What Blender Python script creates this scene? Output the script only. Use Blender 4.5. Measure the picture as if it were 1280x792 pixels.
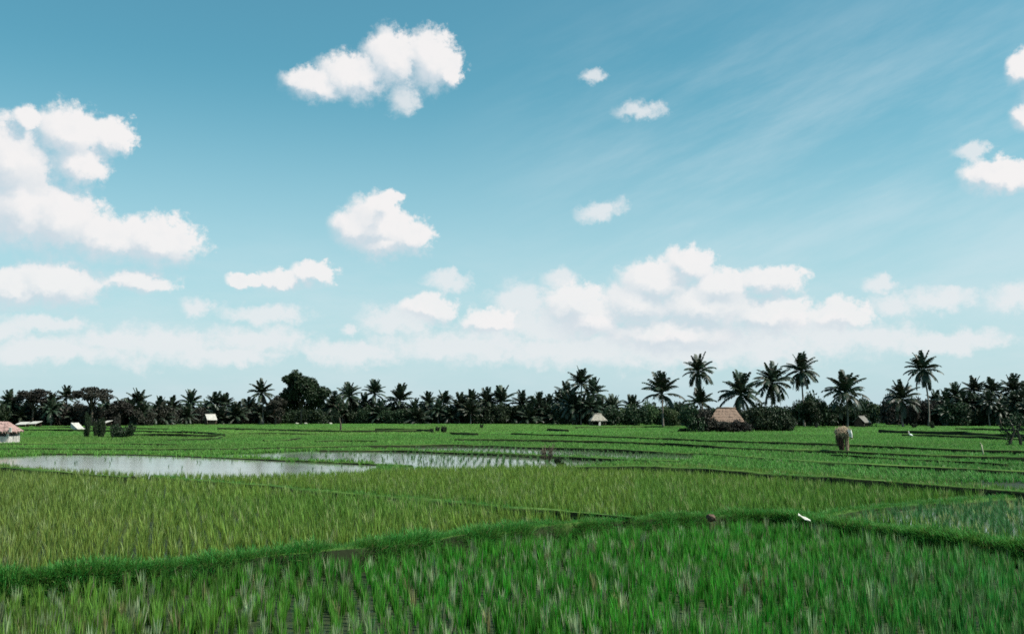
import bpy, math, random
import numpy as np
from mathutils import Vector, Matrix

for o in list(bpy.data.objects):
    bpy.data.objects.remove(o)
S = bpy.context.scene
COL = S.collection
R = math.radians
rng = np.random.default_rng(7)
random.seed(7)

# ------------------------------------------------------------------ camera
F = 1256.0                       # focal length in photograph pixels (1280 wide)
CAMZ = 2.3                       # eye height above the far fields
TH = math.atan2(121.0, F)        # pitch: horizon at row 517
cam = bpy.data.cameras.new('camera')
cam.sensor_width = 36.0
cam.lens = 36.0 * F / 1280.0
cam.clip_start = 0.1
cam.clip_end = 20000
camo = bpy.data.objects.new('camera', cam)
COL.objects.link(camo)
camo.location = (0, 0, CAMZ)
camo.rotation_euler = (R(90) + TH, 0, 0)
S.camera = camo

# ------------------------------------------------------------------ render
S.view_settings.view_transform = 'Standard'
S.view_settings.look = 'None'
S.view_settings.exposure = 0.35
S.view_settings.gamma = 1.0
cy = S.cycles
cy.filter_width = 1.6
cy.max_bounces = 6
cy.diffuse_bounces = 2
cy.glossy_bounces = 3
cy.transmission_bounces = 3
cy.transparent_max_bounces = 4
cy.caustics_reflective = False
cy.caustics_refractive = False
cy.use_denoising = False

# ------------------------------------------------------------------ pixel ray helpers (used once, to survey the photograph)
def ray(px, py):
    X = (px - 640.0) / F
    Y = (396.0 - py) / F
    return (X, math.cos(TH) - Y * math.sin(TH), math.sin(TH) + Y * math.cos(TH))

def G(px, py, z=0.0):
    """ground point at height z seen at a photograph pixel"""
    d = ray(px, py)
    t = (z - CAMZ) / d[2]
    return (d[0] * t, d[1] * t, z)

def AT(px, py, D):
    """point at depth D"""
    d = ray(px, py)
    t = D / d[1]
    return (d[0] * t, D, CAMZ + d[2] * t)

def PIX(x, y, z):
    """project arrays to photograph pixels"""
    f = y * math.cos(TH) + (z - CAMZ) * math.sin(TH)
    u = -y * math.sin(TH) + (z - CAMZ) * math.cos(TH)
    return 640.0 + F * x / f, 396.0 - F * u / f

# ------------------------------------------------------------------ sun and sky
SUN_EL = 54.0
SUN_AZ = 108.0                   # degrees clockwise from +Y (view direction): to the right, a little behind the camera
sd = Vector((math.sin(R(SUN_AZ)) * math.cos(R(SUN_EL)), math.cos(R(SUN_AZ)) * math.cos(R(SUN_EL)), math.sin(R(SUN_EL))))
sun = bpy.data.lights.new('sun', 'SUN')
sun.energy = 4.8
sun.angle = R(0.5)
sun.color = (1.0, 0.95, 0.87)
suno = bpy.data.objects.new('sun', sun)
suno.rotation_euler = (-sd).to_track_quat('-Z', 'Y').to_euler()
suno.location = sd * 200
COL.objects.link(suno)

# clouds: (px, py, rx, ry) read off the photograph and turned into azimuth / elevation
STRONG = [
    (398,108,46,24),(445,96,52,34),(492,78,46,42),(540,78,38,44),(560,95,22,20),
    (474,264,30,28),(484,252,17,17),(448,288,38,30),(506,298,38,28),(478,306,46,22),(476,286,46,30),(462,278,30,34),
    (14,205,72,66),(86,168,52,42),(140,170,34,26),(100,205,40,30),(34,150,22,22),(74,276,58,52),(22,262,64,60),
    (132,300,58,34),(196,302,62,36),(-40,230,70,90),
    (72,356,70,34),(18,362,44,28),(178,353,48,18),
    (350,350,34,14),(392,342,30,17),(308,350,24,12),
    (862,332,36,26),(824,354,56,32),(800,380,60,36),(880,384,86,38),(966,352,44,24),(962,394,66,30),(900,360,50,26),(740,400,60,30),
    (722,384,50,34),(1048,394,44,22),(842,416,120,28),(535,386,40,20),(612,402,38,18),
    (1246,222,52,26),(1282,86,26,24),(1286,142,28,24),(1330,120,60,50),
]
FAINT = [
    (505,128,24,18),(484,42,14,16),(802,139,32,13),(740,98,18,9),(755,264,30,14),(560,350,32,13),(700,346,22,14),
    (650,378,38,26),(1170,376,64,17),(1268,372,46,22),(1102,354,26,13),(1092,420,52,18),(205,432,84,26),(330,392,60,13),
    (322,424,70,18),(440,440,76,18),(60,404,66,12),(245,382,20,13),(6,412,30,18),(575,432,120,24),(720,436,140,22),(940,432,170,26),(700,410,80,24),
    (1180,428,80,15),(860,436,200,26),(1010,412,110,22),(150,424,60,16),(285,446,80,14),(640,402,60,22),(500,400,60,20),(1120,380,50,14),(1215,190,26,14),(435,410,14,8),(60,440,120,18),
]
def azel(px, py):
    d = ray(px, py)
    return math.degrees(math.atan2(d[0], d[1])), math.degrees(math.asin(d[2] / math.sqrt(d[0]**2 + d[1]**2 + d[2]**2)))

world = bpy.data.worlds.new('World')
S.world = world
world.use_nodes = True
wt = world.node_tree
wt.nodes.clear()

class NT:
    """tiny node-graph writer"""
    def __init__(s, tree): s.t = tree
    def n(s, typ, **k):
        nd = s.t.nodes.new(typ)
        for a, v in k.items(): setattr(nd, a, v)
        return nd
    def put(s, sock, v):
        if isinstance(v, bpy.types.NodeSocket): s.t.links.new(v, sock)
        elif v is not None: sock.default_value = v
    def m(s, op, a, b=None, c=None, clamp=False):
        nd = s.n('ShaderNodeMath', operation=op, use_clamp=clamp)
        s.put(nd.inputs[0], a); s.put(nd.inputs[1], b); s.put(nd.inputs[2], c)
        return nd.outputs[0]
    def v(s, op, a, b=None, c=None):
        nd = s.n('ShaderNodeVectorMath', operation=op)
        s.put(nd.inputs[0], a)
        if op == 'SCALE': s.put(nd.inputs['Scale'], b)
        else:
            s.put(nd.inputs[1], b); s.put(nd.inputs[2], c)
        return nd.outputs['Value'] if op in ('LENGTH', 'DOT_PRODUCT', 'DISTANCE') else nd.outputs[0]
    def noise(s, vec, scale, detail=4, rough=0.55, out='Fac', dim='3D', lac=2.0):
        nd = s.n('ShaderNodeTexNoise', noise_dimensions=dim)
        s.put(nd.inputs['Vector'], vec)
        nd.inputs['Scale'].default_value = scale
        nd.inputs['Detail'].default_value = detail
        nd.inputs['Roughness'].default_value = rough
        nd.inputs['Lacunarity'].default_value = lac
        return nd.outputs[out]
    def ramp(s, val, lo, hi, a=0.0, b=1.0, smooth=True):
        nd = s.n('ShaderNodeMapRange', interpolation_type='SMOOTHSTEP' if smooth else 'LINEAR')
        s.put(nd.inputs['Value'], val); s.put(nd.inputs['From Min'], lo); s.put(nd.inputs['From Max'], hi)
        s.put(nd.inputs['To Min'], a); s.put(nd.inputs['To Max'], b)
        return nd.outputs['Result']
    def mix(s, fac, a, b, blend='MIX'):
        nd = s.n('ShaderNodeMix', data_type='RGBA', blend_type=blend)
        s.put(nd.inputs[0], fac); s.put(nd.inputs[6], a); s.put(nd.inputs[7], b)
        return nd.outputs[2]

def cloud_group():
    g = bpy.data.node_groups.new('cloud_field', 'ShaderNodeTree')
    g.interface.new_socket('P', in_out='INPUT', socket_type='NodeSocketVector')
    g.interface.new_socket('Strong', in_out='OUTPUT', socket_type='NodeSocketFloat')
    g.interface.new_socket('Faint', in_out='OUTPUT', socket_type='NodeSocketFloat')
    t = NT(g)
    gi = t.n('NodeGroupInput'); go = t.n('NodeGroupOutput')
    outs = []
    for lst, k in ((STRONG, 0.22), (FAINT, 0.30)):
        acc = None
        for (px, py, rx, ry) in lst:
            a, e = azel(px, py)
            a2, _ = azel(px + rx, py); _, e2 = azel(px, py - ry)
            ia, ie = 1 / abs(a2 - a), 1 / abs(e2 - e)
            q = t.v('MULTIPLY_ADD', gi.outputs[0], (ia, ie, 0), (-a * ia, -e * ie, 0))
            l = t.v('LENGTH', q)
            acc = l if acc is None else t.m('SMOOTH_MIN', acc, l, k)
        outs.append(acc)
    g.links.new(outs[0], go.inputs[0]); g.links.new(outs[1], go.inputs[1])
    return g

W = NT(wt)
sky = W.n('ShaderNodeTexSky', sky_type='NISHITA')
sky.sun_disc = False
sky.sun_elevation = R(SUN_EL)
sky.sun_rotation = R(SUN_AZ)
sky.air_density = 1.0
sky.dust_density = 1.2
sky.ozone_density = 1.0
tc = W.n('ShaderNodeTexCoord')
sep = W.n('ShaderNodeSeparateXYZ'); wt.links.new(tc.outputs['Generated'], sep.inputs[0])
az = W.m('MULTIPLY', W.m('ARCTAN2', sep.outputs[0], sep.outputs[1]), 57.2958)
el = W.m('MULTIPLY', W.m('ARCSINE', sep.outputs[2]), 57.2958)
cmb = W.n('ShaderNodeCombineXYZ'); W.put(cmb.inputs[0], az); W.put(cmb.inputs[1], el)
P0 = cmb.outputs[0]
w1 = W.v('SCALE', W.v('SUBTRACT', W.noise(P0, 0.55, 2, 0.5, 'Color'), (0.5, 0.5, 0.5)), 0.9)
w2 = W.v('SCALE', W.v('SUBTRACT', W.noise(P0, 1.5, 5, 0.62, 'Color'), (0.5, 0.5, 0.5)), 1.05)
P1 = W.v('ADD', P0, W.v('ADD', w1, w2))
cg = cloud_group()
def field(p):
    nd = W.n('ShaderNodeGroup'); nd.node_tree = cg
    W.put(nd.inputs[0], p)
    return nd.outputs[0], nd.outputs[1]
Fs, Ff = field(P1)
Fs2, Ff2 = field(W.v('ADD', P1, (0.45, 0.75, 0)))
en = W.m('SUBTRACT', W.noise(P0, 1.5, 8, 0.66), 0.5)          # ragged edges
fs = W.m('MULTIPLY_ADD', en, 0.95, Fs)
ff = W.m('MULTIPLY_ADD', W.m('SUBTRACT', W.noise(W.v('MULTIPLY', P1, (0.8, 1.2, 0)), 0.55, 6, 0.6), 0.5), 1.7, W.m('MULTIPLY_ADD', en, 1.1, Ff))
lit = W.m('SUBTRACT', Fs2, Fs)
soft = W.ramp(lit, -0.25, 0.25, 0.28, 0.74)                   # crisp billows on the sunny side, torn soft bases
aS = W.m('MULTIPLY', W.ramp(fs, 1.16, soft), W.ramp(el, 2.0, 12.0, 0.80, 0.98))
aF = W.m('MULTIPLY', W.ramp(ff, 1.28, 0.35), 0.80)
# beyond the photograph's frame: scattered fair-weather cumulus of the same kind
outn = W.noise(W.v('MULTIPLY', P1, (0.07, 0.11, 0)), 1.0, 5, 0.55)
outm = W.ramp(W.m('MAXIMUM', W.m('SUBTRACT', W.m('ABSOLUTE', az), 31.0), W.m('SUBTRACT', el, 26.0)), 0.0, 10.0)
aO = W.m('MULTIPLY', W.m('MULTIPLY', W.ramp(outn, 0.56, 0.68), outm), W.ramp(el, 1.0, 8.0))
# thin cirrus veil, slanting streaks
cir = W.n('ShaderNodeMapping'); W.put(cir.inputs[0], P0)
cir.inputs['Rotation'].default_value = (0, 0, R(-20))
cn = W.noise(W.v('MULTIPLY', cir.outputs[0], (0.05, 0.24, 1)), 1.0, 7, 0.64)
cz = W.m('MULTIPLY', W.ramp(az, -6.0, 12.0), W.m('MULTIPLY', W.ramp(el, 26.0, 15.0), W.ramp(el, 2.0, 7.0)))
aC = W.m('MULTIPLY', W.m('MULTIPLY', W.ramp(cn, 0.34, 0.74), cz), 0.40)
hz = W.m('MULTIPLY', W.ramp(el, 20.0, 0.5), 0.80)             # humid air low in the sky
hzn = W.m('MULTIPLY', W.ramp(W.noise(W.v('MULTIPLY', P0, (0.12, 0.4, 0)), 1.0, 5, 0.6), 0.35, 0.75), W.m('MULTIPLY', W.ramp(el, 12.0, 4.0), 0.30))
# cloud shading: thin towards the sun = bright
bs = W.ramp(lit, -0.30, 0.36)
bn = W.m('MULTIPLY', W.m('SUBTRACT', W.noise(P1, 1.1, 4, 0.6), 0.5), 0.5)
bS = W.m('ADD', bs, bn, clamp=True)
ccol = W.mix(bS, (6.2, 7.0, 7.6, 1), (9.0, 8.8, 8.75, 1))
SKY_TINT = (0.70, 1.46, 1.27, 1)
base = W.mix(1.0, sky.outputs[0], SKY_TINT, 'MULTIPLY')
base = W.mix(hz, base, (5.7, 7.2, 8.1, 1))
base = W.mix(hzn, base, (7.4, 8.0, 8.3, 1))
base = W.mix(aC, base, (6.6, 7.8, 8.3, 1))
base = W.mix(aO, base, (8.2, 8.4, 8.5, 1))
base = W.mix(aF, base, (8.2, 8.35, 8.5, 1))
base = W.mix(aS, base, ccol)
bg = W.n('ShaderNodeBackground')
W.put(bg.inputs[0], base)
bg.inputs[1].default_value = 0.08
wo = W.n('ShaderNodeOutputWorld')
wt.links.new(bg.outputs[0], wo.inputs[0])

# ------------------------------------------------------------------ helpers
def tag(o, label=None, cat=None, group=None, kind=None):
    if label: o['label'] = label
    if cat: o['category'] = cat
    if group: o['group'] = group
    if kind: o['kind'] = kind
    return o

def obj(name, me, parent=None, mat=None, loc=None, rotz=None):
    o = bpy.data.objects.new(name, me)
    COL.objects.link(o)
    if parent is not None: o.parent = parent
    if mat is not None and me is not None and not me.materials: me.materials.append(mat)
    if loc is not None: o.location = loc
    if rotz is not None: o.rotation_euler = (0, 0, rotz)
    return o

def empty(name, loc, rotz=0.0):
    o = bpy.data.objects.new(name, None)
    o.empty_display_size = 0.3
    COL.objects.link(o)
    o.location = loc; o.rotation_euler = (0, 0, rotz)
    return o

def copy_tree(o, parent=None):
    c = o.copy(); COL.objects.link(c)
    if parent is not None: c.parent = parent
    for ch in list(o.children): copy_tree(ch, c)
    return c

class MB:
    """mesh collector"""
    def __init__(s): s.V = []; s.Fc = []; s.M = []
    def add(s, verts, faces, mi=0):
        b = len(s.V)
        s.V.extend([tuple(map(float, v)) for v in verts])
        s.Fc.extend([tuple(int(i) + b for i in f) for f in faces])
        s.M.extend([mi] * len(faces))
    def tube(s, pts, rad, n=6, mi=0, cap=True):
        pts = [Vector(p) for p in pts]
        rings = []
        for i, p in enumerate(pts):
            t = (pts[min(i+1, len(pts)-1)] - pts[max(i-1, 0)]).normalized()
            a = Vector((0, 0, 1)) if abs(t.z) < 0.9 else Vector((1, 0, 0))
            u = t.cross(a).normalized(); w = t.cross(u)
            r = rad[i] if hasattr(rad, '__len__') else rad
            rings.append([p + (u * math.cos(2*math.pi*k/n) + w * math.sin(2*math.pi*k/n)) * r for k in range(n)])
        V = [v for rg in rings for v in rg]; Fq = []
        for i in range(len(rings)-1):
            for k in range(n):
                Fq.append((i*n+k, i*n+(k+1) % n, (i+1)*n+(k+1) % n, (i+1)*n+k))
        if cap:
            Fq.append(tuple(range(n-1, -1, -1))); Fq.append(tuple((len(rings)-1)*n+k for k in range(n)))
        s.add(V, Fq, mi)
    def box(s, c, d, mi=0, rz=0.0):
        x, y, z = d[0]/2, d[1]/2, d[2]/2
        ca, sa = math.cos(rz), math.sin(rz)
        V = [(c[0]+ca*a-sa*b, c[1]+sa*a+ca*b, c[2]+e) for a in (-x, x) for b in (-y, y) for e in (-z, z)]
        s.add(V, [(0,1,3,2),(4,6,7,5),(0,4,5,1),(2,3,7,6),(0,2,6,4),(1,5,7,3)], mi)
    def mesh(s, name, smooth=False):
        me = bpy.data.meshes.new(name)
        me.from_pydata(s.V, [], s.Fc)
        if any(s.M): me.polygons.foreach_set('material_index', s.M)
        if smooth: me.polygons.foreach_set('use_smooth', [True]*len(s.Fc))
        me.update()
        return me

# ------------------------------------------------------------------ materials
def material(name):
    m = bpy.data.materials.new(name); m.use_nodes = True
    m.node_tree.nodes.clear()
    return m, NT(m.node_tree)

def finish(t, shader):
    o = t.n('ShaderNodeOutputMaterial'); t.t.links.new(shader, o.inputs[0])

def principled(t, col, rough=0.6, spec=0.4, normal=None, sheen=0):
    p = t.n('ShaderNodeBsdfPrincipled')
    t.put(p.inputs['Base Color'], col)
    t.put(p.inputs['Roughness'], rough)
    p.inputs['Specular IOR Level'].default_value = spec
    if normal is not None: t.put(p.inputs['Normal'], normal)
    return p.outputs[0]

def bump(t, h, strength=0.5, dist=0.05):
    b = t.n('ShaderNodeBump'); t.put(b.inputs['Height'], h)
    b.inputs['Strength'].default_value = strength; b.inputs['Distance'].default_value = dist
    return b.outputs[0]

def leaf_material(name, c_dark, c_light, trans=0.25, rough=0.42, spec=0.45, per='island', dry=None, dryfrac=0.0):
    m, t = material(name)
    geo = t.n('ShaderNodeNewGeometry'); oi = t.n('ShaderNodeObjectInfo')
    rnd = geo.outputs['Random Per Island'] if per == 'island' else oi.outputs['Random']
    col = t.mix(rnd, (*c_dark, 1), (*c_light, 1))
    hv = t.n('ShaderNodeHueSaturation')
    t.put(hv.inputs['Value'], t.m('MULTIPLY_ADD', oi.outputs['Random'], 0.5, 0.75))
    t.put(hv.inputs['Hue'], t.m('MULTIPLY_ADD', oi.outputs['Random'], 0.06, 0.47))
    t.put(hv.inputs['Color'], col)
    col = hv.outputs[0]
    if dry:
        f = t.m('LESS_THAN', t.m('FRACT', t.m('MULTIPLY', rnd, 37.17)), dryfrac)
        col = t.mix(f, col, (*dry, 1))
    pr = principled(t, col, rough, spec)
    tr = t.n('ShaderNodeBsdfTranslucent'); t.put(tr.inputs[0], col)
    mx = t.n('ShaderNodeMixShader'); mx.inputs[0].default_value = trans
    t.t.links.new(pr, mx.inputs[1]); t.t.links.new(tr.outputs[0], mx.inputs[2])
    finish(t, mx.outputs[0])
    return m

def rice_material(name):
    m, t = material(name)
    at = t.n('ShaderNodeAttribute', attribute_type='INSTANCER', attribute_name='tint')
    geo = t.n('ShaderNodeNewGeometry'); oi = t.n('ShaderNodeObjectInfo')
    r = geo.outputs['Random Per Island']
    hv = t.n('ShaderNodeHueSaturation')
    t.put(hv.inputs['Color'], at.outputs['Color'])
    t.put(hv.inputs['Value'], t.m('MULTIPLY_ADD', r, 0.9, 0.6))
    t.put(hv.inputs['Hue'], t.m('MULTIPLY_ADD', r, 0.03, 0.485))
    tp = t.n('ShaderNodeAttribute', attribute_type='GEOMETRY', attribute_name='tip')
    tipf = t.m('MULTIPLY', t.ramp(tp.outputs['Fac'], 0.35, 1.0), t.m('MULTIPLY', t.m('FRACT', t.m('MULTIPLY', r, 17.7)), 0.48))
    hvc = t.mix(tipf, hv.outputs[0], (0.26, 0.40, 0.11, 1))  # paler tips: yellowing leaf ends plus leaf gloss painted into the colour
    f = t.m('LESS_THAN', t.m('FRACT', t.m('MULTIPLY', r, 41.3)), 0.03)
    col = t.mix(f, hvc, (0.26, 0.25, 0.15, 1))
    pr = principled(t, col, 0.50, 0.18)
    tr = t.n('ShaderNodeBsdfTranslucent'); t.put(tr.inputs[0], col)
    mx = t.n('ShaderNodeMixShader'); mx.inputs[0].default_value = 0.42
    t.t.links.new(pr, mx.inputs[1]); t.t.links.new(tr.outputs[0], mx.inputs[2])
    finish(t, mx.outputs[0])
    return m

M_RICE = rice_material('rice_leaf')
M_GRASS = leaf_material('bund_grass_leaf', (0.045, 0.17, 0.022), (0.11, 0.30, 0.06), 0.38, 0.5, 0.2, dry=(0.25, 0.22, 0.10), dryfrac=0.05)
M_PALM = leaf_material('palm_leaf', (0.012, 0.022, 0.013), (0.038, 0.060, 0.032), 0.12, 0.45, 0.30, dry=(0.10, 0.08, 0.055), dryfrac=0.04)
M_PALMDRY = leaf_material('dry_palm_leaf', (0.060, 0.045, 0.034), (0.19, 0.15, 0.115), 0.12, 0.6, 0.3)
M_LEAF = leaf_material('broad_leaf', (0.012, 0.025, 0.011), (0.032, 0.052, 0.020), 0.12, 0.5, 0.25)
M_LEAFB = leaf_material('brownish_leaf', (0.018, 0.018, 0.013), (0.046, 0.042, 0.030), 0.12, 0.55, 0.25)
M_LEAFG = leaf_material('fresh_leaf', (0.030, 0.065, 0.022), (0.085, 0.130, 0.050), 0.2, 0.5, 0.25)
M_TWIG = leaf_material('dry_twig_leaf', (0.06, 0.035, 0.028), (0.12, 0.075, 0.055), 0.1, 0.7, 0.2)

def simple(name, c0, c1, scale=6.0, rough=0.8, spec=0.3, stretch=(1, 1, 1), bs=0.4, bd=0.03):
    m, t = material(name)
    tcn = t.n('ShaderNodeTexCoord')
    v = t.v('MULTIPLY', tcn.outputs['Object'], stretch)
    n = t.noise(v, scale, 6, 0.6)
    col = t.mix(t.ramp(n, 0.3, 0.7), (*c0, 1), (*c1, 1))
    finish(t, principled(t, col, rough, spec, bump(t, n, bs, bd)))
    return m
M_TRUNK = simple('palm_trunk', (0.10, 0.085, 0.07), (0.24, 0.21, 0.18), 3.0, 0.85, 0.2, (1, 1, 5))
M_BARK = simple('bark', (0.05, 0.04, 0.03), (0.14, 0.11, 0.085), 4.0, 0.9, 0.2, (2, 2, 0.6))
M_THATCH = simple('thatch', (0.12, 0.080, 0.060), (0.35, 0.235, 0.175), 5.0, 0.9, 0.2, (6, 6, 1.2), 0.8, 0.06)
M_THATCHG = simple('weathered_thatch', (0.20, 0.175, 0.14), (0.46, 0.42, 0.35), 5.0, 0.9, 0.2, (6, 6, 1.2), 0.8, 0.06)
M_TILE = simple('rosy_roof', (0.27, 0.155, 0.135), (0.46, 0.31, 0.28), 7.0, 0.85, 0.2, (3, 3, 3))
M_PALE = simple('pale_sheet', (0.30, 0.28, 0.25), (0.58, 0.55, 0.49), 5.0, 0.7, 0.3)
M_WHITE = simple('whitewash', (0.30, 0.27, 0.24), (0.64, 0.59, 0.54), 6.0, 0.85, 0.2)
M_CLOTH = simple('white_cloth', (0.66, 0.64, 0.60), (0.84, 0.83, 0.80), 14.0, 0.9, 0.2)
M_GREYROOF = simple('grey_thatch', (0.10, 0.095, 0.085), (0.27, 0.255, 0.225), 5.0, 0.9, 0.2, (6, 6, 1.2), 0.8, 0.06)
M_RAG = simple('soiled_cloth', (0.36, 0.35, 0.30), (0.66, 0.65, 0.58), 9.0, 0.9, 0.1)
M_WALL = simple('woven_bamboo', (0.055, 0.032, 0.024), (0.12, 0.075, 0.055), 9.0, 0.9, 0.2, (1, 1, 6))
M_WOOD = simple('weathered_wood', (0.09, 0.07, 0.05), (0.20, 0.16, 0.12), 7.0, 0.85, 0.2, (4, 4, 0.6))
M_BAMBOO = simple('pale_bamboo', (0.22, 0.22, 0.13), (0.42, 0.40, 0.26), 7.0, 0.6, 0.4, (4, 4, 0.6))
M_STRAW = leaf_material('old_straw', (0.15, 0.105, 0.070), (0.42, 0.32, 0.22), 0.12, 0.8, 0.2)
M_STRAWD = leaf_material('shaded_straw', (0.03, 0.02, 0.014), (0.10, 0.065, 0.045), 0.08, 0.85, 0.2)  # straw colour darkened to paint the shade on the bundle's left
M_STONE = simple('pale_stone', (0.26, 0.26, 0.20), (0.50, 0.49, 0.42), 6.0, 0.9, 0.2)
M_FEATHER = simple('white_feather', (0.74, 0.74, 0.72), (0.86, 0.86, 0.84), 12.0, 0.8, 0.2)
M_BEAK = simple('yellow_beak', (0.5, 0.33, 0.06), (0.6, 0.42, 0.08), 10.0, 0.5, 0.4)
M_LEGD = simple('dark_leg', (0.03, 0.03, 0.025), (0.05, 0.05, 0.04), 10.0, 0.6, 0.3)
M_CLOD = simple('brown_clod', (0.06, 0.04, 0.03), (0.15, 0.10, 0.075), 8.0, 0.95, 0.1)

def ground_material():
    m, t = material('paddy_mud')
    tcn = t.n('ShaderNodeTexCoord')
    P = tcn.outputs['Object']
    n = t.noise(P, 0.9, 8, 0.62); n2 = t.noise(P, 0.05, 4, 0.6); n3 = t.noise(P, 9.0, 5, 0.6)
    col = t.mix(t.ramp(n, 0.35, 0.65), (0.014, 0.020, 0.009, 1), (0.032, 0.046, 0.016, 1))
    col = t.mix(t.m('MULTIPLY', t.ramp(n2, 0.4, 0.65), 0.5), col, (0.06, 0.10, 0.025, 1))
    rough = t.ramp(n3, 0.35, 0.7, 0.45, 0.9)
    finish(t, principled(t, col, rough, 0.2, bump(t, t.m('ADD', n, n3), 0.6, 0.06)))
    return m
def bund_material():
    m, t = material('bund_earth')
    tcn = t.n('ShaderNodeTexCoord'); geo = t.n('ShaderNodeNewGeometry')
    P = tcn.outputs['Object']
    n = t.noise(P, 2.2, 7, 0.65); nb = t.noise(P, 0.35, 4, 0.6)
    sx = t.n('ShaderNodeSeparateXYZ'); t.put(sx.inputs[0], geo.outputs['Normal'])
    top = t.ramp(t.m('MULTIPLY_ADD', t.m('SUBTRACT', n, 0.5), 0.5, sx.outputs[2]), 0.62, 0.90)
    soil = t.mix(n, (0.010, 0.016, 0.007, 1), (0.026, 0.032, 0.014, 1))
    grass = t.mix(t.ramp(nb, 0.35, 0.65), (0.040, 0.105, 0.020, 1), (0.085, 0.155, 0.032, 1))
    col = t.mix(top, soil, grass)
    finish(t, principled(t, col, 0.9, 0.08, bump(t, n, 0.8, 0.08)))
    return m
def water_material():
    m, t = material('paddy_water')
    tcn = t.n('ShaderNodeTexCoord')
    P = tcn.outputs['Object']
    h = t.noise(t.v('MULTIPLY', P, (1.0, 1.6, 1)), 3.2, 4, 0.6)
    b = t.n('ShaderNodeBump'); t.put(b.inputs['Height'], h); b.inputs['Strength'].default_value = 0.10; b.inputs['Distance'].default_value = 0.02
    n = t.noise(P, 0.5, 5, 0.6)
    col = t.mix(t.ramp(n, 0.3, 0.7), (0.095, 0.115, 0.075, 1), (0.15, 0.175, 0.115, 1))
    p = t.n('ShaderNodeBsdfPrincipled')
    t.put(p.inputs['Base Color'], col); p.inputs['Roughness'].default_value = 0.09
    p.inputs['IOR'].default_value = 1.33; p.inputs['Specular IOR Level'].default_value = 0.5
    t.put(p.inputs['Normal'], b.outputs[0])
    finish(t, p.outputs[0])
    return m
M_GROUND = ground_material(); M_BUND = bund_material(); M_WATER = water_material()

# ------------------------------------------------------------------ field plan: bund lines surveyed from the photograph
ZF = -0.22                                    # the front paddy lies one step lower
MAIN = [(-900,800),(-400,760),(0,722),(90,716),(176,708),(249,703),(320,696),(393,690),(475,684),(525,677),(569,671),(640,661),(728,655),
        (792,650.5),(883,645),(940,643),(995,644),(1033,653),(1077,658),(1136,663),(1180,671),(1280,683),(1500,702),(2100,740)]
SEC = [(190,597),(250,602),(320,608),(408,616),(490,623),(569,629),(630,635),(680,641),(740,646),(790,650)]
OLIVE = [(-1200,575),(-300,581),(0,587),(100,594),(170,599),(300,600),(420,596),(520,591),(620,588),(720,584),(800,585.5),(890,590),(990,597),(1090,605),
         (1190,612),(1280,619),(1600,640),(2200,660)]
RIGHT = [(1012,648),(1060,641),(1150,630.5),(1200,627),(1280,622.5),(1500,616)]
FAR = [  # thin bunds of the far fields: (points, height, width)
    ([(-200,566),(0,567),(90,566.5),(180,567.5),(240,570),(310,573),(380,576.5),(460,579.5),(515,582)], .13, .6),
    ([(400,562.5),(490,562.5),(560,565.5),(640,568.5),(740,573.5),(800,576),(850,577)], .22, .7),
    ([(-300,561),(-60,562),(60,561),(200,562.5),(330,561),(420,559),(500,557.5),(560,555.8),(620,556.8),(740,561.5),(830,566),(900,568.5),(975,574),(1045,580),(1150,585),(1280,592),(1600,600)], .28, .8),
    ([(570,549.5),(680,551),(800,554),(900,559.5),(1000,563),(1100,567.5),(1200,571),(1290,574)], .40, .8),
    ([(640,542.5),(740,545),(830,548.5),(900,551.5),(980,554),(1060,556.5),(1130,560),(1210,563.5),(1330,567)], .42, .8),
    ([(1100,538.5),(1140,540),(1200,542),(1255,545),(1330,548)], .62, 1.1),
    ([(1130,543.5),(1190,545.5),(1255,548.5),(1330,551)], .45, .9),
    ([(1195,535.5),(1260,537.5),(1330,539)], .5, .9),
    ([(20,537),(90,538),(180,539),(260,541),(280,543.5)], .42, .8),
    ([(150,543),(230,544.5),(281,545)], .42, .8),
    ([(210,550),(265,549.5),(281,545)], .34, .8),
    ([(272,535.5),(330,536.5),(400,538.5),(450,539),(520,538.5)], .48, .9),
    ([(470,536.5),(505,537),(537,538)], .6, 1.0),
    ([(300,541.5),(345,541.5),(395,542.5)], .36, .8),
    ([(330,551),(360,550.5),(375,548)], .32, .8),
    ([(395,552),(425,551),(470,552)], .30, .7),
    ([(566,541.5),(597,542.5)], .55, 1.2),
    ([(597,543),(640,542.5)], .3, .8),
    ([(686,537),(709,538)], .55, 1.2),
    ([(720,534.5),(800,533.5),(850,533)], .4, .8),
    ([(-60,556),(40,555),(120,554),(220,556)], .32, .8),
    ([(-60,530.8),(60,533.5),(160,535.5),(210,536)], .4, .8),
    ([(1040,570),(1110,574),(1180,577),(1260,582)], .25, .7),
]
WATERS = [
    [(-22,577),(0,571),(60,568.5),(180,568.5),(240,571),(310,574),(380,577.5),(470,581.5),(470,590),(420,595),(300,599),(170,598),(100,593),(20,588)],
    [(255,569.5),(300,567.5),(380,563.8),(490,563.2),(560,566.4),(680,571.8),(740,574.5),(800,577),(720,583),(620,587),(560,588.5),(505,586),(490,582),(460,578.6),(380,575.6),(310,572)],
    [(450,562),(500,558.5),(560,557),(620,558),(680,560.5),(740,562.8),(820,567),(880,571),(850,575.8),(800,574.8),(740,572.6),(680,569.8),(560,564.6),(490,561.8)],
    [(1010,652),(1060,644),(1150,634),(1215,630),(1290,626),(1420,622),(1420,690),(1280,679),(1180,667),(1136,659.5),(1077,655)],
]

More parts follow.
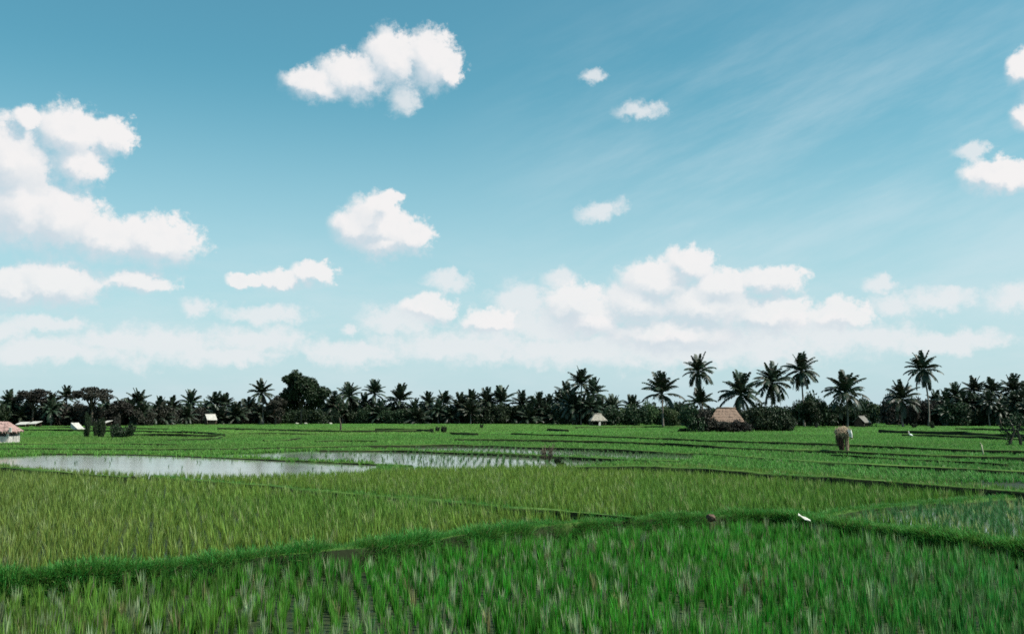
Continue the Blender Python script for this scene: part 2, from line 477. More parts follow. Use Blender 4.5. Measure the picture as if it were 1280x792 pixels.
def smooth_path(pts, step):
    p = np.array(pts, float)
    d = np.r_[0, np.cumsum(np.hypot(*np.diff(p[:, :2], axis=0).T))]
    n = max(3, int(d[-1] / step) + 1)
    s = np.linspace(0, d[-1], n)
    q = np.c_[np.interp(s, d, p[:, 0]), np.interp(s, d, p[:, 1])]
    k = max(1, min(7, n // 6))
    for _ in range(k):
        q[1:-1] = 0.25 * q[:-2] + 0.5 * q[1:-1] + 0.25 * q[2:]
    return q, s

def bund(path2d, width, height, zf, zb, seed):
    """earth bank swept along a path, rounded, uneven"""
    r = np.random.default_rng(seed)
    q = np.array(path2d)
    t = np.gradient(q, axis=0); t /= np.linalg.norm(t, axis=1)[:, None] + 1e-9
    nrm = np.c_[t[:, 1], -t[:, 0]]
    nrm[nrm[:, 1] > 0] *= -1                  # towards the viewer side
    n = len(q)
    def wob(a, k=5):
        w = r.normal(size=n + k); w = np.convolve(w, np.ones(k) / k, 'valid')[:n]
        return a * w * math.sqrt(k)
    prof = [(0.62, None, zf - 0.06), (0.46, 0.45, None), (0.34, 0.86, None), (0.16, 1.0, None), (-0.14, 0.98, None), (-0.34, 0.7, None), (-0.62, None, zb - 0.06)]
    rows = []
    hh = height * (1 + wob(0.07)); ww = width * (1 + wob(0.10)); lat = wob(0.06, 9)
    for (a, hfrac, zabs) in prof:
        xy = q + nrm * (a * ww + lat + wob(0.03, 3))[:, None]
        if zabs is not None: z = np.full(n, zabs)
        else:
            basez = zf if (a > 0.3 and hfrac < 0.6) else max(zf, zb)
            z = basez + hfrac * hh * (0.55 if (a > 0.3 and hfrac < 0.6 and zf < zb) else 1) + wob(0.012, 3)
        rows.append(np.c_[xy, z])
    V = np.stack(rows, 1).reshape(-1, 3); k = len(prof)
    Fq = [(i*k+j, (i+1)*k+j, (i+1)*k+j+1, i*k+j+1) for i in range(n-1) for j in range(k-1)]
    mb = MB(); mb.add(V, Fq)
    mb.add([V[j] for j in range(k)], [tuple(range(k))])
    mb.add([V[(n-1)*k + j] for j in range(k)], [tuple(range(k-1, -1, -1))])
    return mb.mesh('earth_bund', True)

def poly_normals_up(me):
    import bmesh
    b = bmesh.new(); b.from_mesh(me); bmesh.ops.recalc_face_normals(b, faces=b.faces)
    b.to_mesh(me); b.free()

BUND_PATHS = []     # (path, half width) kept free of rice
def add_bund(px_pts, height, width, zf=0.0, zb=0.0, step=1.0, clear_front=0.45, clear_back=0.30):
    z = max(zf, zb) + height * 0.6
    w = [G(a, b, z)[:2] for a, b in px_pts]
    q, s = smooth_path(w, step)
    me = bund(q, width, height, zf, zb, len(BUND_PATHS) + 11)
    poly_normals_up(me)
    o = obj('earth_bund', me, mat=M_BUND); o['kind'] = 'structure'
    BUND_PATHS.append((q, width, clear_front, clear_back, zf, zb, height))
    return q

q_main = add_bund(MAIN, 0.13, 0.48, ZF, 0.0, 0.35, 0.20, 0.12)
q_sec = add_bund(SEC, 0.19, 0.34, 0, 0, 0.5, 0.42, 0.12)
q_right = add_bund(RIGHT, 0.15, 0.40, 0, 0, 0.5, 0.3, 0.15)
q_olive = add_bund([p for p in OLIVE if p[0] >= 720], 0.33, 0.42, 0, 0, 0.6, 0.42, 0.12)
q_olive_l = add_bund([p for p in OLIVE if p[0] <= 170], 0.24, 0.40, 0, 0, 0.6, 0.35, 0.15)
for pts, h, w in FAR:
    add_bund(pts, h * 0.82, w * 0.5, 0, 0, 1.2, 0.5, 0.12)

# the ground: one sheet to the horizon, with the step down under the main bund
xs = np.unique(np.r_[np.linspace(-4000, q_main[:, 0].min() - 1, 12), q_main[::2, 0], np.linspace(q_main[:, 0].max() + 1, 4000, 12)])
ymain = np.interp(xs, q_main[:, 0], q_main[:, 1])
rows = [(np.full_like(xs, -300.0), ZF), (ymain + 0.02, ZF - 0.02), (ymain + 0.16, 0.0), (np.full_like(xs, 400.0), 0.0), (np.full_like(xs, 6000.0), 0.0)]
V = np.concatenate([np.c_[xs, y, np.full_like(xs, z)] for y, z in rows]); n = len(xs)
Fq = [(j*n+i, j*n+i+1, (j+1)*n+i+1, (j+1)*n+i) for j in range(len(rows)-1) for i in range(n-1)]
mb = MB(); mb.add(V, Fq)
tag(obj('ground', mb.mesh('ground'), mat=M_GROUND), kind='structure')

WPOLY = []
for poly in WATERS:
    pts = [G(a, b, 0.03)[:2] for a, b in poly]
    WPOLY.append(np.array(pts))
    mb = MB(); mb.add([(x, y, 0.03) for x, y in pts], [tuple(range(len(pts)))])
    me = mb.mesh('water'); poly_normals_up(me)
    if me.polygons[0].normal.z < 0: me.flip_normals()
    tag(obj('water', me, mat=M_WATER), kind='structure')

def in_poly(x, y, poly):
    c = np.zeros(len(x), bool); j = len(poly) - 1
    for i in range(len(poly)):
        xi, yi = poly[i]; xj, yj = poly[j]
        hit = ((yi > y) != (yj > y)) & (x < (xj - xi) * (y - yi) / (yj - yi + 1e-12) + xi)
        c ^= hit; j = i
    return c

def clear_of_bunds(x, y, near=False):
    """True where no bund (plus its margins) covers the point"""
    ok = np.ones(len(x), bool)
    for (q, w, cf, cb, zf, zb, h) in BUND_PATHS:
        lo = q.min(0) - 3; hi = q.max(0) + 3
        idx = np.nonzero((x > lo[0]) & (x < hi[0]) & (y > lo[1]) & (y < hi[1]) & ok)[0]
        if len(idx) == 0: continue
        P = np.c_[x[idx], y[idx]]
        # nearest sample of the path, in chunks
        best = np.full(len(idx), 1e9); dy = np.zeros(len(idx))
        for k in range(0, len(q), 64):
            seg = q[k:k+64]
            d = np.hypot(P[:, None, 0] - seg[None, :, 0], P[:, None, 1] - seg[None, :, 1])
            a = d.argmin(1); dm = d[np.arange(len(a)), a]
            u = dm < best
            best[u] = dm[u]; dy[u] = (P[:, 1] - seg[a, 1])[u]
        lim = np.where(dy < 0, 0.55 * w + cf, 0.55 * w + cb)
        ok[idx[best < lim]] = False
    return ok

# ------------------------------------------------------------------ rice and grass plants
def blade(V, Fc, base, az0, lean, L, w, curl, seg=4):
    """one narrow bent leaf"""
    b = len(V)
    ca, sa = math.cos(az0), math.sin(az0)
    side = np.array([-sa, ca, 0])
    p = np.array(base, float); ang = lean
    for i in range(seg + 1):
        t = i / seg
        ww = w * (0.55 + 0.9 * t) if t < 0.35 else w * 0.87 * (1 - ((t - 0.35) / 0.65) ** 1.6)
        if i < seg:
            V.append(tuple(p - side * ww / 2)); V.append(tuple(p + side * ww / 2))
        else: V.append(tuple(p))
        d = np.array([ca * math.sin(ang), sa * math.sin(ang), math.cos(ang)])
        p = p + d * L / seg; ang += curl / seg
    for i in range(seg - 1):
        k = b + 2 * i; Fc.append((k, k + 1, k + 3, k + 2))
    k = b + 2 * (seg - 1); Fc.append((k, k + 1, k + 2))

def clump_mesh(name, nb, rad, L, w, lean, curl, seg, seed, area=0.0, nclump=1):
    r = random.Random(seed)
    V, Fc = [], []
    for c in range(nclump):
        cx, cyy = (r.uniform(-area, area), r.uniform(-area, area)) if area else (0, 0)
        for i in range(nb):
            a = r.uniform(0, 6.283); rr = rad * math.sqrt(r.random())
            blade(V, Fc, (cx + rr * math.cos(a), cyy + rr * math.sin(a), -0.02), a + r.uniform(-0.7, 0.7), lean * r.uniform(0.1, 1.3),
                  L * r.uniform(0.6, 1.12), w * r.uniform(0.75, 1.25), curl * r.uniform(0.3, 1.6), seg)
    me = bpy.data.meshes.new(name); me.from_pydata(V, [], Fc); me.update()
    k = 2 * seg + 1
    tip = np.tile(np.array([(i // 2) / seg for i in range(k)], np.float32), len(V) // k)
    a = me.attributes.new('tip', 'FLOAT', 'POINT'); a.data.foreach_set('value', tip)
    return me

def plant_collection(name, meshes, mat):
    c = bpy.data.collections.new(name)
    for i, me in enumerate(meshes):
        me.materials.append(mat)
        c.objects.link(bpy.data.objects.new(name, me))
    return c

C_NEAR = plant_collection('rice_plant', [clump_mesh('rice_plant', 26, 0.034, 0.33, 0.0130, 0.10, 0.20, 4, 100 + i) for i in range(8)], M_RICE)
C_MID = plant_collection('rice_plant', [clump_mesh('rice_plant', 16, 0.045, 0.40, 0.019, 0.20, 0.36, 3, 200 + i) for i in range(6)], M_RICE)
C_FAR = plant_collection('rice_patch', [clump_mesh('rice_patch', 9, 0.06, 0.30, 0.035, 0.45, 0.5, 2, 300 + i, 0.30, 6) for i in range(6)], M_RICE)
C_SEED = plant_collection('rice_seedling', [clump_mesh('rice_seedling', 6, 0.03, 0.24, 0.022, 0.25, 0.4, 2, 400 + i) for i in range(5)], M_RICE)
C_GRASS = plant_collection('grass_tuft', [clump_mesh('grass_tuft', 26, 0.13, 0.20, 0.011, 0.65, 0.9, 3, 500 + i) for i in range(6)], M_GRASS)
C_GRASSF = plant_collection('grass_tuft', [clump_mesh('grass_tuft', 16, 0.25, 0.20, 0.028, 0.65, 0.8, 2, 550 + i) for i in range(5)], M_GRASS)

def scatter_tree(name, coll):
    g = bpy.data.node_groups.new(name, 'GeometryNodeTree')
    g.interface.new_socket('Geometry', in_out='INPUT', socket_type='NodeSocketGeometry')
    g.interface.new_socket('Geometry', in_out='OUTPUT', socket_type='NodeSocketGeometry')
    gi = g.nodes.new('NodeGroupInput'); go = g.nodes.new('NodeGroupOutput')
    ci = g.nodes.new('GeometryNodeCollectionInfo'); ci.inputs[0].default_value = coll
    ci.inputs['Separate Children'].default_value = True; ci.inputs['Reset Children'].default_value = True
    ip = g.nodes.new('GeometryNodeInstanceOnPoints'); ip.inputs['Pick Instance'].default_value = True
    def na(nm, ty):
        a = g.nodes.new('GeometryNodeInputNamedAttribute'); a.data_type = ty; a.inputs[0].default_value = nm
        return a.outputs[0]
    L = g.links.new
    L(gi.outputs[0], ip.inputs['Points']); L(ci.outputs[0], ip.inputs['Instance'])
    L(na('variant', 'INT'), ip.inputs['Instance Index'])
    L(na('turn', 'FLOAT_VECTOR'), ip.inputs['Rotation'])
    L(na('size', 'FLOAT_VECTOR'), ip.inputs['Scale'])
    L(ip.outputs[0], go.inputs[0])
    return g
TREES = {}
def scatter(name, coll, P, size, tint, label, cat, lean=0.10):
    n = len(P)
    me = bpy.data.meshes.new(name)
    me.vertices.add(n); me.vertices.foreach_set('co', np.asarray(P, np.float32).ravel())
    a = me.attributes.new('variant', 'INT', 'POINT'); a.data.foreach_set('value', rng.integers(0, len(coll.objects), n).astype(np.int32))
    rot = np.c_[rng.normal(0, lean, n), rng.normal(0, lean, n), rng.uniform(0, 6.283, n)].astype(np.float32)
    a = me.attributes.new('turn', 'FLOAT_VECTOR', 'POINT'); a.data.foreach_set('vector', rot.ravel())
    a = me.attributes.new('size', 'FLOAT_VECTOR', 'POINT'); a.data.foreach_set('vector', np.asarray(size, np.float32).ravel())
    a = me.attributes.new('tint', 'FLOAT_VECTOR', 'POINT'); a.data.foreach_set('vector', np.asarray(tint, np.float32).ravel())
    o = obj(name, me)
    if coll.name not in TREES: TREES[coll.name] = scatter_tree('scatter', coll)
    md = o.modifiers.new('scatter', 'NODES'); md.node_group = TREES[coll.name]
    return tag(o, label, cat, None, 'stuff')

def vnoise(x, y, sc, seed):
    """smooth value noise for field tone"""
    r = np.random.default_rng(seed); T = r.random((64, 64))
    u = x / sc + 500; v = y / sc + 500
    i = np.floor(u).astype(int); j = np.floor(v).astype(int); a = u - i; b = v - j
    a = a*a*(3-2*a); b = b*b*(3-2*b)
    g = lambda p, q: T[p % 64, q % 64]
    return (g(i, j)*(1-a) + g(i+1, j)*a)*(1-b) + (g(i, j+1)*(1-a) + g(i+1, j+1)*a)*b

def grid(y0, y1, slope, extra, sp, rot, jit):
    """planted grid of rows, jittered"""
    Rm = y1 * (1 + slope) + extra
    k = np.arange(-Rm, Rm, sp)
    gx, gy = np.meshgrid(k, k)
    gx = gx.ravel(); gy = gy.ravel()
    c, s = math.cos(rot), math.sin(rot)
    x = gx * c - gy * s; y = gx * s + gy * c
    m = (y > y0) & (y < y1) & (np.abs(x) < slope * y + extra)
    x, y = x[m], y[m]
    return x + rng.normal(0, jit, len(x)), y + rng.normal(0, jit, len(x))

GREEN = np.array([0.055, 0.250, 0.020]); DEEP = np.array([0.022, 0.215, 0.014]); OLV = np.array([0.190, 0.272, 0.042])
FARG = np.array([0.095, 0.255, 0.042]); YEL = np.array([0.22, 0.205, 0.09]); PALE = np.array([0.29, 0.36, 0.20]); TEAL = np.array([0.022, 0.165, 0.032])
def yline(curve, px):
    c = np.array(curve, float); return np.interp(px, c[:, 0], c[:, 1])

def mixc(a, b, f): return a * (1 - f[:, None]) + b * f[:, None]

# front paddy, lower than the main bund
x, y = grid(7.5, 27, 0.62, 5, 0.20, R(11), 0.035)
ym = np.interp(x, q_main[:, 0], q_main[:, 1])
k = (y < ym) & clear_of_bunds(x, y); x, y = x[k], y[k]
px, py = PIX(x, y, ZF)
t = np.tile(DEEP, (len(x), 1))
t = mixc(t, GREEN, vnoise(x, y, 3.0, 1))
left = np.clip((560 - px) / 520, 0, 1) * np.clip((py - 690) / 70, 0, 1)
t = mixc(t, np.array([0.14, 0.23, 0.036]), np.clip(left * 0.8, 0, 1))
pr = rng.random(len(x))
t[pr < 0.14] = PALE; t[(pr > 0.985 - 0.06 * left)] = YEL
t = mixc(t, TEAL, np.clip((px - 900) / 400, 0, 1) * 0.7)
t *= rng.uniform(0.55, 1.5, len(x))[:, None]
sc = rng.uniform(0.72, 1.12, len(x)) * (0.8 + 0.4 * vnoise(x, y, 1.2, 4))
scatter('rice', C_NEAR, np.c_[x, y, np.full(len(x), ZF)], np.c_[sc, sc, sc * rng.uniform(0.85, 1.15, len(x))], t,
        'deep green clumps of young rice filling the front paddy below the grassy bund', 'rice', 0.055)

# middle paddies up to the water and the right-hand bund
x, y = grid(13, 42, 0.64, 8, 0.235, R(19), 0.04)
ym = np.interp(x, q_main[:, 0], q_main[:, 1])
px, py = PIX(x, y, 0.0)
k = (y > ym) & (py > yline(OLIVE, px) - 0.5) & clear_of_bunds(x, y)
for w in WPOLY[:3]: k &= ~in_poly(x, y, w)
wet = in_poly(x, y, WPOLY[3]); k &= ~(wet & (rng.random(len(x)) < 0.15))
x, y, px, py, wet = x[k], y[k], px[k], py[k], wet[k]
ysec = np.where((px > 190) & (px < 792), yline(SEC, px), np.where(px <= 190, 597, 0))
front = py > ysec
t = np.tile(OLV, (len(x), 1))
t = mixc(t, np.array([0.10, 0.225, 0.030]), np.clip(vnoise(x, y, 4.0, 2) * 0.9, 0, 1) * np.where(front, 1.0, 0.45))
t = mixc(t, np.array([0.19, 0.20, 0.06]), np.clip((300 - px) / 300, 0, 1) * 0.4)
t = mixc(t, np.array([0.070, 0.190, 0.022]), np.clip((px - 760) / 320, 0, 1) * 0.85)
t = mixc(t, np.array([0.040, 0.155, 0.055]), wet * 0.9)
pr = rng.random(len(x)); t[pr < 0.10] = np.array([0.29, 0.34, 0.13])
t *= rng.uniform(0.82, 1.18, len(x))[:, None] * 0.96
sc = rng.uniform(0.75, 1.1, len(x)) * np.where(front, 0.95, 0.85) * np.where(wet, 0.8, 1)
P = np.c_[x, y, np.zeros(len(x))]; SZ = np.c_[sc, sc, sc]
rt = wet
for sel, lab in ((front & ~rt, 'olive green rice in the middle paddy between the grassy bund and the thin side bund'),
                 (~front & ~rt, 'yellowish rice in the paddy in front of the flooded fields'),
                 (rt, 'sparse bluish rice standing in the wet corner at the right')):
    scatter('rice', C_MID, P[sel], SZ[sel], t[sel], lab, 'rice')

# far fields
def far_field(y0, y1, sp, scale, extra):
    x, y = grid(y0, y1, 0.60, extra, sp, R(3), sp * 0.22)
    px, py = PIX(x, y, 0.0)
    k = (py < yline(OLIVE, px) - 0.3) & clear_of_bunds(x, y)
    for w in WPOLY[:3]: k &= ~in_poly(x, y, w)
    x, y, px, py = x[k], y[k], px[k], py[k]
    strip = np.floor(py / 5.5 + 0.006 * px + 0.3 * np.sin(px / 160.0)).astype(int)
    tone = np.random.default_rng(5).random(400)[strip % 400]
    t = np.tile(FARG, (len(x), 1))
    t = mixc(t, np.array([0.150, 0.260, 0.050]), tone * 0.6)
    t = mixc(t, np.array([0.065, 0.220, 0.036]), np.clip((px - 380) / 500, 0, 1) * 0.55)
    t = mixc(t, np.array([0.045, 0.170, 0.036]), np.clip((px - 850) / 400, 0, 1) * np.clip((py - 545) / 50, 0, 1) * 0.8)
    t *= (0.8 + 0.4 * vnoise(x, y, 7.0, 3))[:, None] * rng.uniform(0.85, 1.15, len(x))[:, None]
    sc = rng.uniform(0.75, 1.05, len(x))
    return np.c_[x, y, np.zeros(len(x))], np.c_[sc * scale, sc * scale, sc], t
P, SZ, t = far_field(34, 105, 0.52, 1.0, 14)
scatter('rice', C_FAR, P, SZ, t, 'bright green rice in the banded fields beyond the flooded paddies', 'rice', 0.05)
P, SZ, t = far_field(105, 232, 1.0, 2.0, 30)
scatter('rice', C_FAR, P, SZ, t, 'green rice of the farthest fields running up to the treeline', 'rice', 0.04)

# seedlings in the flooded paddies: rows, denser towards the right
for wi, (dens, lab) in enumerate(((0.025, 'a few seedlings standing in the open flooded paddy at left'),
                                  (0.55, 'rows of rice seedlings in the middle flooded paddy'),
                                  (0.55, 'rows of rice seedlings in the narrow far flooded paddy'))):
    w = WPOLY[wi]; lo, hi = w.min(0), w.max(0)
    gx, gy = np.meshgrid(np.arange(lo[0], hi[0], 0.34), np.arange(lo[1], hi[1], 0.42))
    x = gx.ravel() + rng.normal(0, .035, gx.size); y = gy.ravel() + rng.normal(0, .035, gx.size)
    px, py = PIX(x, y, 0.0)
    pd = dens * np.clip((px - 330) / 330, 0.08, 1.0) if wi else np.full(len(x), dens)
    pd = np.where(px > 690, np.maximum(pd, np.clip((px - 690) / 120, 0, 1)), pd)
    k = in_poly(x, y, w) & (rng.random(len(x)) < pd) & clear_of_bunds(x, y)
    x, y = x[k], y[k]
    sc = rng.uniform(0.7, 1.2, len(x))
    t = np.tile(np.array([0.075, 0.150, 0.055]), (len(x), 1)) * rng.uniform(0.8, 1.2, len(x))[:, None]
    scatter('rice_seedlings', C_SEED, np.c_[x, y, np.full(len(x), 0.02)], np.c_[sc, sc, sc], t, lab, 'rice seedlings', 0.08)

# grass on the bunds
def bund_grass(q, width, ztop, dens, coll, label, slo=0.7, shi=1.2, back=0.35, front=0.55, drop=0.5, face=None):
    L = np.hypot(*np.diff(q, axis=0).T).sum()
    n = int(L * dens)
    u = np.sort(rng.random(n)) * (len(q) - 1); i = np.minimum(u.astype(int), len(q) - 2); f = (u - i)[:, None]
    p = q[i] * (1 - f) + q[i+1] * f
    if face is not None:
        tg = q[i+1] - q[i]; tg /= np.linalg.norm(tg, axis=1)[:, None]
        nr = np.c_[tg[:, 1], -tg[:, 0]]; nr[nr[:, 1] > 0] *= -1
        a = np.where(rng.random(n) < 0.5, rng.uniform(0.30, 0.50, n), rng.uniform(-0.36, 0.75, n))
        xy = p + nr * (a * width)[:, None]
        z = np.interp(a, [-0.36, -0.14, 0.16, 0.34, 0.46, 0.60], face)
        sc = rng.uniform(slo, shi, n) * (0.55 + 0.85 * vnoise(xy[:, 0], xy[:, 1], 0.55, 9)) * (0.7 + 0.5 * vnoise(xy[:, 0], xy[:, 1], 2.1, 10))
        return scatter('grass', coll, np.c_[xy, z], np.c_[sc, sc, sc * rng.uniform(0.7, 1.2, n)], np.tile(GREEN, (n, 1)), label, 'grass', 0.25)
    a = rng.uniform(-front, back, n)
    y = p[:, 1] + a * width
    z = ztop - np.where(a < -0.3, (-a - 0.3) * drop, 0) - np.where(a > 0.25, (a - 0.25) * drop, 0)
    sc = rng.uniform(slo, shi, n)
    return scatter('grass', coll, np.c_[p[:, 0], y, z], np.c_[sc, sc, sc * rng.uniform(0.7, 1.2, n)], np.tile(GREEN, (n, 1)), label, 'grass', 0.18)
vis = (q_main[:, 0] > -22) & (q_main[:, 0] < 24)
bund_grass(q_main[vis], 0.48, 0.17, 230, C_GRASS, 'bright green grass growing along the long front bund', 0.5, 1.1, face=[0.07, 0.11, 0.12, 0.09, -0.10, -0.24])
bund_grass(q_sec, 0.36, 0.15, 18, C_GRASS, 'short grass along the thin side bund running off to the left', 0.4, 0.8)
bund_grass(q_right, 0.45, 0.12, 40, C_GRASS, 'pale grass along the side bund at right', 0.5, 1.0)
v2 = (q_olive[:, 0] < 40)
bund_grass(q_olive[v2], 0.42, 0.30, 8, C_GRASSF, 'grass on the dark bund behind the yellowish rice', 0.35, 0.75, front=0.2)
allq = [b for b in BUND_PATHS[5:]]
pp = []
for (q, w, cf, cb, zf, zb, h) in allq:
    L = np.hypot(*np.diff(q, axis=0).T).sum(); n = int(L * 2.4)
    u = rng.random(n) * (len(q) - 1); i = np.minimum(u.astype(int), len(q) - 2); f = (u - i)[:, None]
    p = q[i] * (1 - f) + q[i+1] * f
    pp.append(np.c_[p[:, 0], p[:, 1] + rng.uniform(-0.55, 0.3, n) * w, h * rng.uniform(0.45, 0.95, n)])
pp = np.concatenate(pp); sc = rng.uniform(0.35, 0.95, len(pp))
scatter('grass', C_GRASSF, pp, np.c_[sc, sc, sc * 0.8], np.tile(GREEN, (len(pp), 1)), 'short grass on the tops of the far field bunds', 'grass', 0.15)

# ------------------------------------------------------------------ palms
def frond_mesh(a0, a1, L, seed, nleaf=24, twist=0.0, ragged=0.1):
    r = random.Random(seed)
    mb = MB()
    N = 9; pts = []; dirs = []
    p = np.array([0.0, 0.0, 0.0]); yaw = 0.0
    for i in range(N + 1):
        t = i / N; a = a0 + (a1 - a0) * t ** 1.15
        d = np.array([math.cos(a) * math.cos(yaw), math.cos(a) * math.sin(yaw), math.sin(a)])
        pts.append(p.copy()); dirs.append(d); p = p + d * L / N; yaw += twist / N
    mb.tube(pts, [0.055 * (1 - 0.85 * i / N) for i in range(N + 1)], 3, 0, False)
    pts = np.array(pts); dirs = np.array(dirs)
    for sgn in (-1, 1):
        for j in range(nleaf):
            t = 0.16 + 0.82 * (j + r.uniform(-0.3, 0.3)) / nleaf
            if r.random() < ragged: continue
            f = t * N; i = min(int(f), N - 1); u = f - i
            b = pts[i] * (1 - u) + pts[i+1] * u; d = dirs[i] * (1 - u) + dirs[i+1] * u; d /= np.linalg.norm(d)
            side = np.cross(d, [0, 0, 1]);
            if np.linalg.norm(side) < 0.1: side = np.array([0, -1.0, 0])
            side /= np.linalg.norm(side); side *= sgn
            ll = 1.15 * (0.35 + 0.65 * math.sin(math.pi * min(1, t * 0.92 + 0.08))) * r.uniform(0.75, 1.15) * L / 4.4
            v = side * 0.75 + d * 0.55 + np.array([0, 0, -0.12]); v /= np.linalg.norm(v)
            mid = b + v * ll * 0.5 + np.array([0, 0, -0.03]); tip = b + v * ll * 0.92 + np.array([0, 0, -0.34 * ll])
            w = d * 0.115 * L / 4.4
            mb.add([b - w, b + w, mid + w * 0.9, mid - w * 0.9, tip], [(0, 1, 2, 3), (3, 2, 4)])
    return mb

FR = [(88, 62), (68, 8), (46, -28), (22, -52), (-8, -74), (-48, -86)]        # start / end pitch of each frond pose
FROND = []
for k, (a, b) in enumerate(FR):
    FROND.append([frond_mesh(R(a + da), R(b + db), 4.3, 40 + k * 5 + v, 24, tw, 0.1).mesh('frond') for v, (da, db, tw) in enumerate(((0, 0, 0.2), (-7, -9, -0.25)))])
for grp in FROND:
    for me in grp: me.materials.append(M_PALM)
DRYF = []
for v in range(2):
    me = frond_mesh(R(-55 - 8 * v), R(-89), 3.4, 90 + v, 18, 0.1, 0.3).mesh('frond'); me.materials.append(M_PALMDRY); DRYF.append(me)

STYLE = {'full': (5, 8, 7, 6, 5, 2), 'spiky': (7, 9, 5, 4, 2, 0), 'droop': (5, 7, 6, 7, 8, 6)}
def crown_plan(style, seed):
    r = random.Random(seed); out = []; ph = r.uniform(0, 6.28)
    for k, n in enumerate(STYLE[style]):
        for i in range(n):
            ph += 2.399963
            out.append((k, r.randrange(2), ph + r.uniform(-0.35, 0.35), r.uniform(0.82, 1.08)))
    for i in range({'droop': 4, 'full': 2, 'spiky': 1}[style]):
        out.append((9, r.randrange(2), r.uniform(0, 6.28), r.uniform(0.8, 1)))
    return out
def trunk_mesh(H, r0, r1, bend, seed, n=8):
    r = random.Random(seed); a = r.uniform(0, 6.28); mb = MB(); pts = []; rad = []
    K = 12
    for i in range(K + 1):
        t = i / K; off = bend * (t * t - t)
        pts.append((math.cos(a) * off, math.sin(a) * off, -0.1 + (H + 0.1) * t))
        rad.append((r0 + (r1 - r0) * t + 0.1 * math.exp(-t * 14)) * (1.05 if i % 2 else 0.97))
    mb.tube(pts, rad, n)
    return mb.mesh('trunk', True)

def tr_mesh(src, M):
    n = len(src.vertices); co = np.empty(n * 3, np.float32); src.vertices.foreach_get('co', co)
    co = co.reshape(-1, 3); A = np.array(M)
    return co @ A[:3, :3].T + A[:3, 3]
CROWN = {}
def crown_mesh(style, v):
    """whole small crown as one mesh, for palms too far away to pick out their fronds"""
    if (style, v) in CROWN: return CROWN[(style, v)]
    Vs, Fs_, Ms = [], [], []; b = 0
    for (k, j, ph, s) in crown_plan(style, 700 + v):
        src = DRYF[j] if k == 9 else FROND[k][j]
        Vs.append(tr_mesh(src, Matrix.Rotation(ph, 4, 'Z') @ Matrix.Scale(s, 4)))
        Fs_ += [tuple(i + b for i in p.vertices) for p in src.polygons]
        Ms += [1 if k == 9 else 0] * len(src.polygons)
        b += len(src.vertices)
    me = bpy.data.meshes.new('crown'); me.from_pydata(np.concatenate(Vs).tolist(), [], Fs_)
    me.polygons.foreach_set('material_index', Ms)
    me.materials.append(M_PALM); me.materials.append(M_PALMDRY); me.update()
    CROWN[(style, v)] = me
    return me
TRUNKS = [trunk_mesh(10.0, 0.17, 0.12, b, 60 + i) for i, b in enumerate((0.8, 1.8, -1.2, 0.3))]
for me in TRUNKS: me.materials.append(M_TRUNK)
CUT = []   # coconuts
def palm(px, top, hw, D, label, group=None, style='full', detailed=False, seed=0):
    hw *= 1.06 if detailed else 1.28
    """coconut palm: base on the ground at depth D, crown tip at (px, top), crown half width hw pixels"""
    s = hw / F * D / 3.9
    cx, cyy, cz = AT(px, top, D)
    Hc = max(0.8, cz - 3.75 * s)
    root = empty('coconut_palm', (cx, D, 0.0), random.Random(seed).uniform(0, 6.28))
    tag(root, label, 'palm', group)
    rl = random.Random(seed + 5); root.rotation_euler = (rl.gauss(0, .035), rl.gauss(0, .035), root.rotation_euler.z)
    t = obj('trunk', TRUNKS[seed % 4], root); t.scale = (min(1.0, 0.6 + s * 0.4), min(1.0, 0.6 + s * 0.4), Hc / 10.0)
    if detailed:
        for (k, j, ph, fs) in crown_plan(style, seed):
            f = obj('frond', DRYF[j] if k == 9 else FROND[k][j], root)
            f.location = (0.08 * math.cos(ph), 0.08 * math.sin(ph), Hc + random.uniform(-0.15, 0.1)); f.rotation_euler = (0, 0, ph); f.scale = (fs * s,) * 3
    else:
        c = obj('crown', crown_mesh(style, seed % 4), root); c.location = (0, 0, Hc); c.scale = (s,) * 3
    return root

BIG = [ # px, crown top, half width, depth, label, style
    (828,465,27,165,'single palm with a wide open crown right of the grey thatched hut','spiky'),
    (878,442,22,160,'tallest palm of the pair standing up behind the left end of the rosy thatched hut','full'),
    (874,484,20,150,'short palm under the tall palm, just left of the rosy thatched roof','spiky'),
    (922,464,29,150,'broad palm rising directly behind the rosy thatched roof','full'),
    (964,453,25,155,'palm with a heavy shaggy crown right of the rosy thatched hut','droop'),
    (1003,442,22,168,'tall slim palm on a thin bare trunk beside the small round tree','droop'),
    (1057,464,27,160,'wide palm behind the small grey roof at right of the fields','full'),
    (1157,439,23,172,'tallest palm at the right, its skirt of fronds hanging low','droop'),
    (1127,476,23,168,'low palm leaning its crown just left of the tallest right-hand palm','full'),
    (726,460,20,195,'tallest palm of the dense clump above the grey thatched hut','spiky'),
    (330,474,17,205,'tall palm standing just left of the big domed tree','full'),
]
for i, (px, top, hw, D, lab, st) in enumerate(BIG):
    palm(px, top, hw, D, lab, 'prominent coconut palms', st, True, 900 + i * 3)

